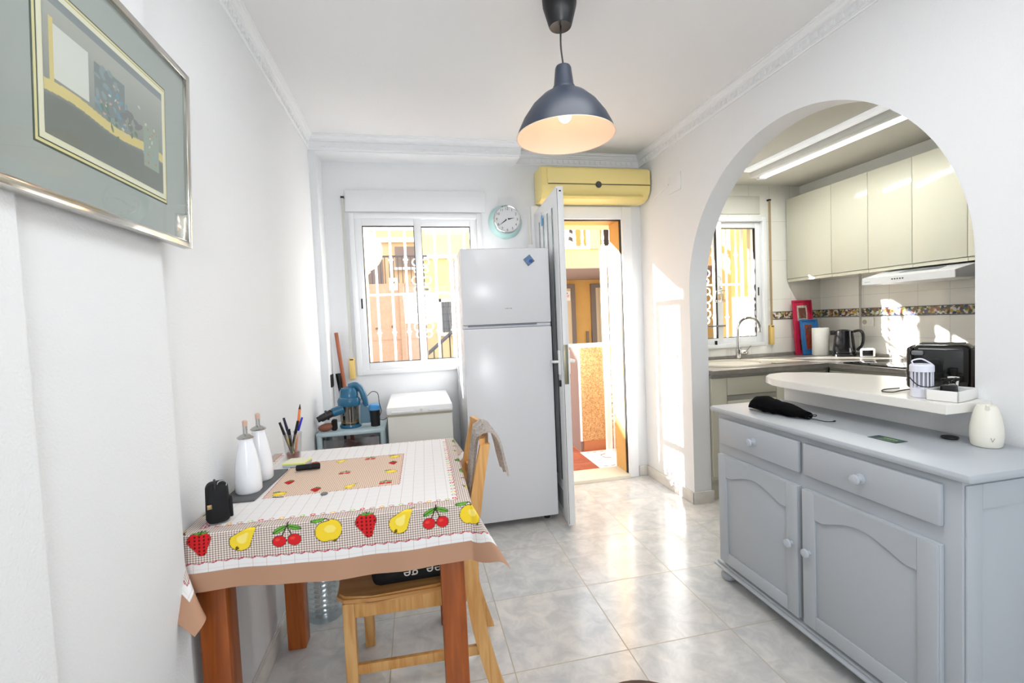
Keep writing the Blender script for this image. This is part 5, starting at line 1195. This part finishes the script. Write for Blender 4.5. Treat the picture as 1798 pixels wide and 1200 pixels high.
# house beyond the boundary wall
t = thing('orange_house', 'pale orange house behind the brown boundary wall', 'building', (-2.5, 12, -.12))
pbox('wall', mat('pale orange facade', '#d8b894', .85, var=.06, vscale=1), t, (-8, 1.15, 11.5, 12, -.12, 5.2)); pbox('balcony_shadow_panel', mat('grey brown shutters', '#7e6f6a', .7), t, (-.75, -.05, 11.45, 11.5, 2.2, 2.9)); 
pbox('band', mat('cream band', '#f6e6c8', .8), t, (-8, 1.15, 11.42, 11.5, 3.3, 3.42)); pbox('roof', mat('brown roof tiles', '#a06a4a', .8), t, (-8.2, 1.3, 11.3, 12.4, 5.2, 5.32))
bw = pbox('window', mat('grey brown shutters', '#7e6f6a', .7), t, (.25, .72, 11.45, 11.5, 2.7, 3.2)); pbox('sill', WHITEM, bw, (.2, .77, 11.4, 11.46, 2.64, 2.7))
# yellow house right of it with barred window and stair rail
t = thing('yellow_house', 'bright yellow house with barred window seen through big window', 'building', (2, 9.2, -.12))
pbox('wall', YELP, t, (.82, 3.2, 9.0, 9.5, -.12, 5.2))
pbox('corner_strip', mat('grey corner strip', '#8f8a85', .7), t, (.80, .84, 8.95, 9.0, -.12, 2.7))
wn = pbox('window', mat('dark window opening', '#6a7078', .4), t, (1.14, 1.52, 8.97, 9.0, 1.15, 1.72)); pbox('surround', WHITEM, wn, (1.08, 1.14, 8.93, 9.0, 1.09, 1.78), (1.52, 1.58, 8.93, 9.0, 1.09, 1.78), (1.08, 1.58, 8.93, 9.0, 1.72, 1.78), (1.06, 1.6, 8.9, 9.0, 1.07, 1.13))
bm = NB()
for k in range(7): box(bm, 1.165+k*.055, 1.177+k*.055, 8.92, 8.932, 1.13, 1.72)
for k in range(4): box(bm, 1.14, 1.52, 8.92, 8.932, 1.2+k*.14, 1.212+k*.14)
obj('window_bars', bm, DI, wn)
pbox('band', WHITEM, t, (.82, 3.2, 8.93, 9.0, 2.55, 2.62))
t = thing('stair_railing', 'dark iron stair railing in front of yellow house', 'railing', (1.1, 8, -.12))
bm = NB(); tube(bm, [(.72, 8, .72), (1.5, 8, 1.36)], .03, 8); tube(bm, [(.72, 8, .62), (1.6, 8, .70)], .015, 6)
for k in range(6): x = .78+k*.14; tube(bm, [(x, 8, .40), (x, 8, .74+(x-.72)*.82)], .012, 6)
obj('rails', bm, DI, t)
pbox('steps', mat('grey stone steps', '#8d8078', .8), t, (.7, 1.7, 7.95, 8.3, -.12, .42))
# building across the street seen through the door
t = thing('garage_building', 'yellow building with balcony and garages seen through open door', 'building', (6.5, 13, -.4))
pbox('wall', YEL, t, (3.3, 12, 13, 13.4, -.4, 2.62)); pbox('upper_wall', mat('orange upper facade', '#c98c50', .85), t, (3.3, 12, 12.3, 13.4, 2.62, 6.0))
pbox('balcony_slab', YELP, t, (3.3, 12, 10.0, 13, 2.44, 2.86)); pbox('soffit', mat('pinkish soffit', '#b59a90', .8), t, (3.3, 12, 10.0, 13, 2.425, 2.44)); pbox('plinth_band', WHITEM, t, (3.3, 4.62, 9.97, 10.14, 2.86, 2.93), (4.86, 12, 9.97, 10.14, 2.86, 2.93))
pbox('hand_rail', WHITEM, t, (3.3, 4.62, 9.97, 10.13, 3.36, 3.44), (4.86, 12, 9.97, 10.13, 3.36, 3.44)); pbox('pillar', YELP, t, (4.62, 4.86, 9.95, 10.2, 2.86, 4.6))
pbox('door_opening', mat('dark doorway', '#2a2120', .8), t, (5.9, 6.9, 12.26, 12.3, 2.62, 4.6))
gp = mat('pale beige garage panel', '#d9c6a8', .6); gf = mat('taupe garage frame', '#7d706a', .6)
for x0, x1 in ((3.6, 5.16), (5.92, 7.6)):
    g = pbox('garage_door', gp, t, (x0, x1, 12.94, 12.97, -.3, 2.18)); pbox('garage_frame', gf, g, (x0-.14, x0, 12.9, 13, -.3, 2.3), (x1, x1+.12, 12.9, 13, -.3, 2.3), (x0, x1, 12.9, 13, 2.18, 2.3))
    bm = NB()
    for k in range(int((x1-x0)/.105)): box(bm, x0+k*.105, x0+k*.105+.012, 12.93, 12.945, -.3, 2.18)
    obj('ribs', bm, mat('beige rib shadow line', '#b09b7c', .7), g)
pbox('downpipe', gf, t, (5.60, 5.66, 12.9, 12.96, -.3, .9))
bp_ = [(0, 0), (.055, 0), (.055, .05), (.03, .06), (.045, .10), (.03, .125), (.04, .14), (.052, .20), (.035, .30), (.032, .36), (.05, .385), (.05, .43), (0, .43)]
bp_ = [(r_*.72, z_) for r_, z_ in bp_]
bm = NB(); lathe(bm, bp_, (3.52, 10.06, 2.93), 16); b0 = obj('baluster', bm, WHITEM, t)
for x in [3.52+.19*k for k in range(1, 6)]+[4.965+.19*k for k in range(8)]:
    c = b0.copy(); col.objects.link(c); c.location.x += x-3.52
t = thing('striped_awning', 'black and white striped folded parasol on the balcony', 'parasol', (4.3, 11, 2.86))
def stripes():
    m = bpy.data.materials.new('diagonal black and white stripes'); m.use_nodes = True; nt = m.node_tree; b = nt.nodes['Principled BSDF']; L = nt.links.new
    tc = nt.nodes.new('ShaderNodeTexCoord'); w = nt.nodes.new('ShaderNodeTexWave'); w.inputs['Scale'].default_value = 2.4; w.bands_direction = 'DIAGONAL'; L(tc.outputs['Object'], w.inputs[0])
    cr = nt.nodes.new('ShaderNodeValToRGB'); cr.color_ramp.interpolation = 'CONSTANT'; cr.color_ramp.elements[0].color = (*lin('#2a2226'), 1); cr.color_ramp.elements[1].color = (*lin('#f0dcc8'), 1); cr.color_ramp.elements[1].position = .5
    L(w.outputs['Fac'], cr.inputs[0]); L(cr.outputs[0], b.inputs['Base Color']); return m
bm = NB(); lathe(bm, [(0, 3.6), (.06, 3.55), (.14, 3.2), (.10, 3.16), (.05, 3.1), (.03, 2.87), (0, 2.87)], (4.60, 11.2, 0), 12); obj('canopy', bm, stripes(), t)
t = thing('garage_notice', 'small white notice on the left garage door', 'sign', (5.0, 12.92, 1.8))
pbox('board', WHITEM, t, (4.93, 5.13, 12.915, 12.928, 1.82, 2.10)); pbox('emblem', DK, t, (4.99, 5.05, 12.91, 12.915, 2.02, 2.06)); pbox('text_lines', REDP, t, (4.96, 5.10, 12.91, 12.915, 1.97, 1.985), (4.97, 5.09, 12.91, 12.915, 1.93, 1.945))
# yellow neighbouring wall seen through the kitchen window
t = thing('neighbour_house', 'ochre house seen through the kitchen window', 'building', (9, 9, -.12))
pbox('wall', YEL, t, (7.2, 10.2, 8.6, 9, -.12, 5)); pbox('lower_wall', mat('cream lower facade', '#efe3cc', .8), t, (7.2, 10.2, 8.55, 8.6, -.12, 1.6)); wn = pbox('window', WHITEM, t, (8.0, 8.25, 8.56, 8.6, 2.0, 2.4)); pbox('roof', mat('brown roof tiles', '#a06a4a', .8), t, (7, 10.4, 8.3, 9.3, 5, 5.15))

# ------------------------------------------------------------------ light
def sun():
    l = bpy.data.lights.new('sun', 'SUN'); l.energy = SUN; l.angle = R(.7); l.color = (1, .97, .93)
    o = bpy.data.objects.new('sun', l); col.objects.link(o)
    o.rotation_euler = Vector((1.13, -1, -.63)).to_track_quat('-Z', 'Y').to_euler()
SUN = 31
sun()
def area(name, loc, rot, sx, sy, e, c=(1, 1, 1)):
    l = bpy.data.lights.new(name, 'AREA'); l.shape = 'RECTANGLE'; l.size = sx; l.size_y = sy; l.energy = e; l.color = c
    o = bpy.data.objects.new(name, l); col.objects.link(o); o.location = loc; o.rotation_euler = rot; return o
area('rear_fill_light', (1.25, -4.1, 1.35), (R(90), 0, 0), 1.7, 1.7, 8, (.93, .97, 1))  # added fill, stands in for daylight from an unseen rear window
area('ceiling_fill_light', (1.2, 1.05, 2.50), (0, 0, 0), .8, 1.1, 10, (.97, .985, 1))  # added soft fill just below the ceiling, no lamp fitting there
area('camera_flash', (.75, -1.5, 1.6), (R(116), 0, R(-6)), .6, .6, 15, (.98, .99, 1))
def point(name, loc, e, c, r):
    l = bpy.data.lights.new(name, 'POINT'); l.energy = e; l.color = c; l.shadow_soft_size = r; o = bpy.data.objects.new(name, l); col.objects.link(o); o.location = loc
point('pendant_bulb_light', (LX, LY, 2.045), .3, (1, .72, .48), .03)
area('kitchen_tube_light', (3.262, 2.45, 2.285), (0, 0, 0), .05, 1.2, 9, (.97, 1, .96))
w = bpy.data.worlds.new('sky'); scn.world = w; w.use_nodes = True; nt = w.node_tree; bg = nt.nodes['Background']
bg.inputs[0].default_value = (.80, .89, 1, 1); bg.inputs[1].default_value = 1.9
vs_ = scn.view_settings; vs_.view_transform = 'Standard'; vs_.look = 'None'; vs_.exposure = 0.66; vs_.gamma = 1; vs_.use_curve_mapping = False
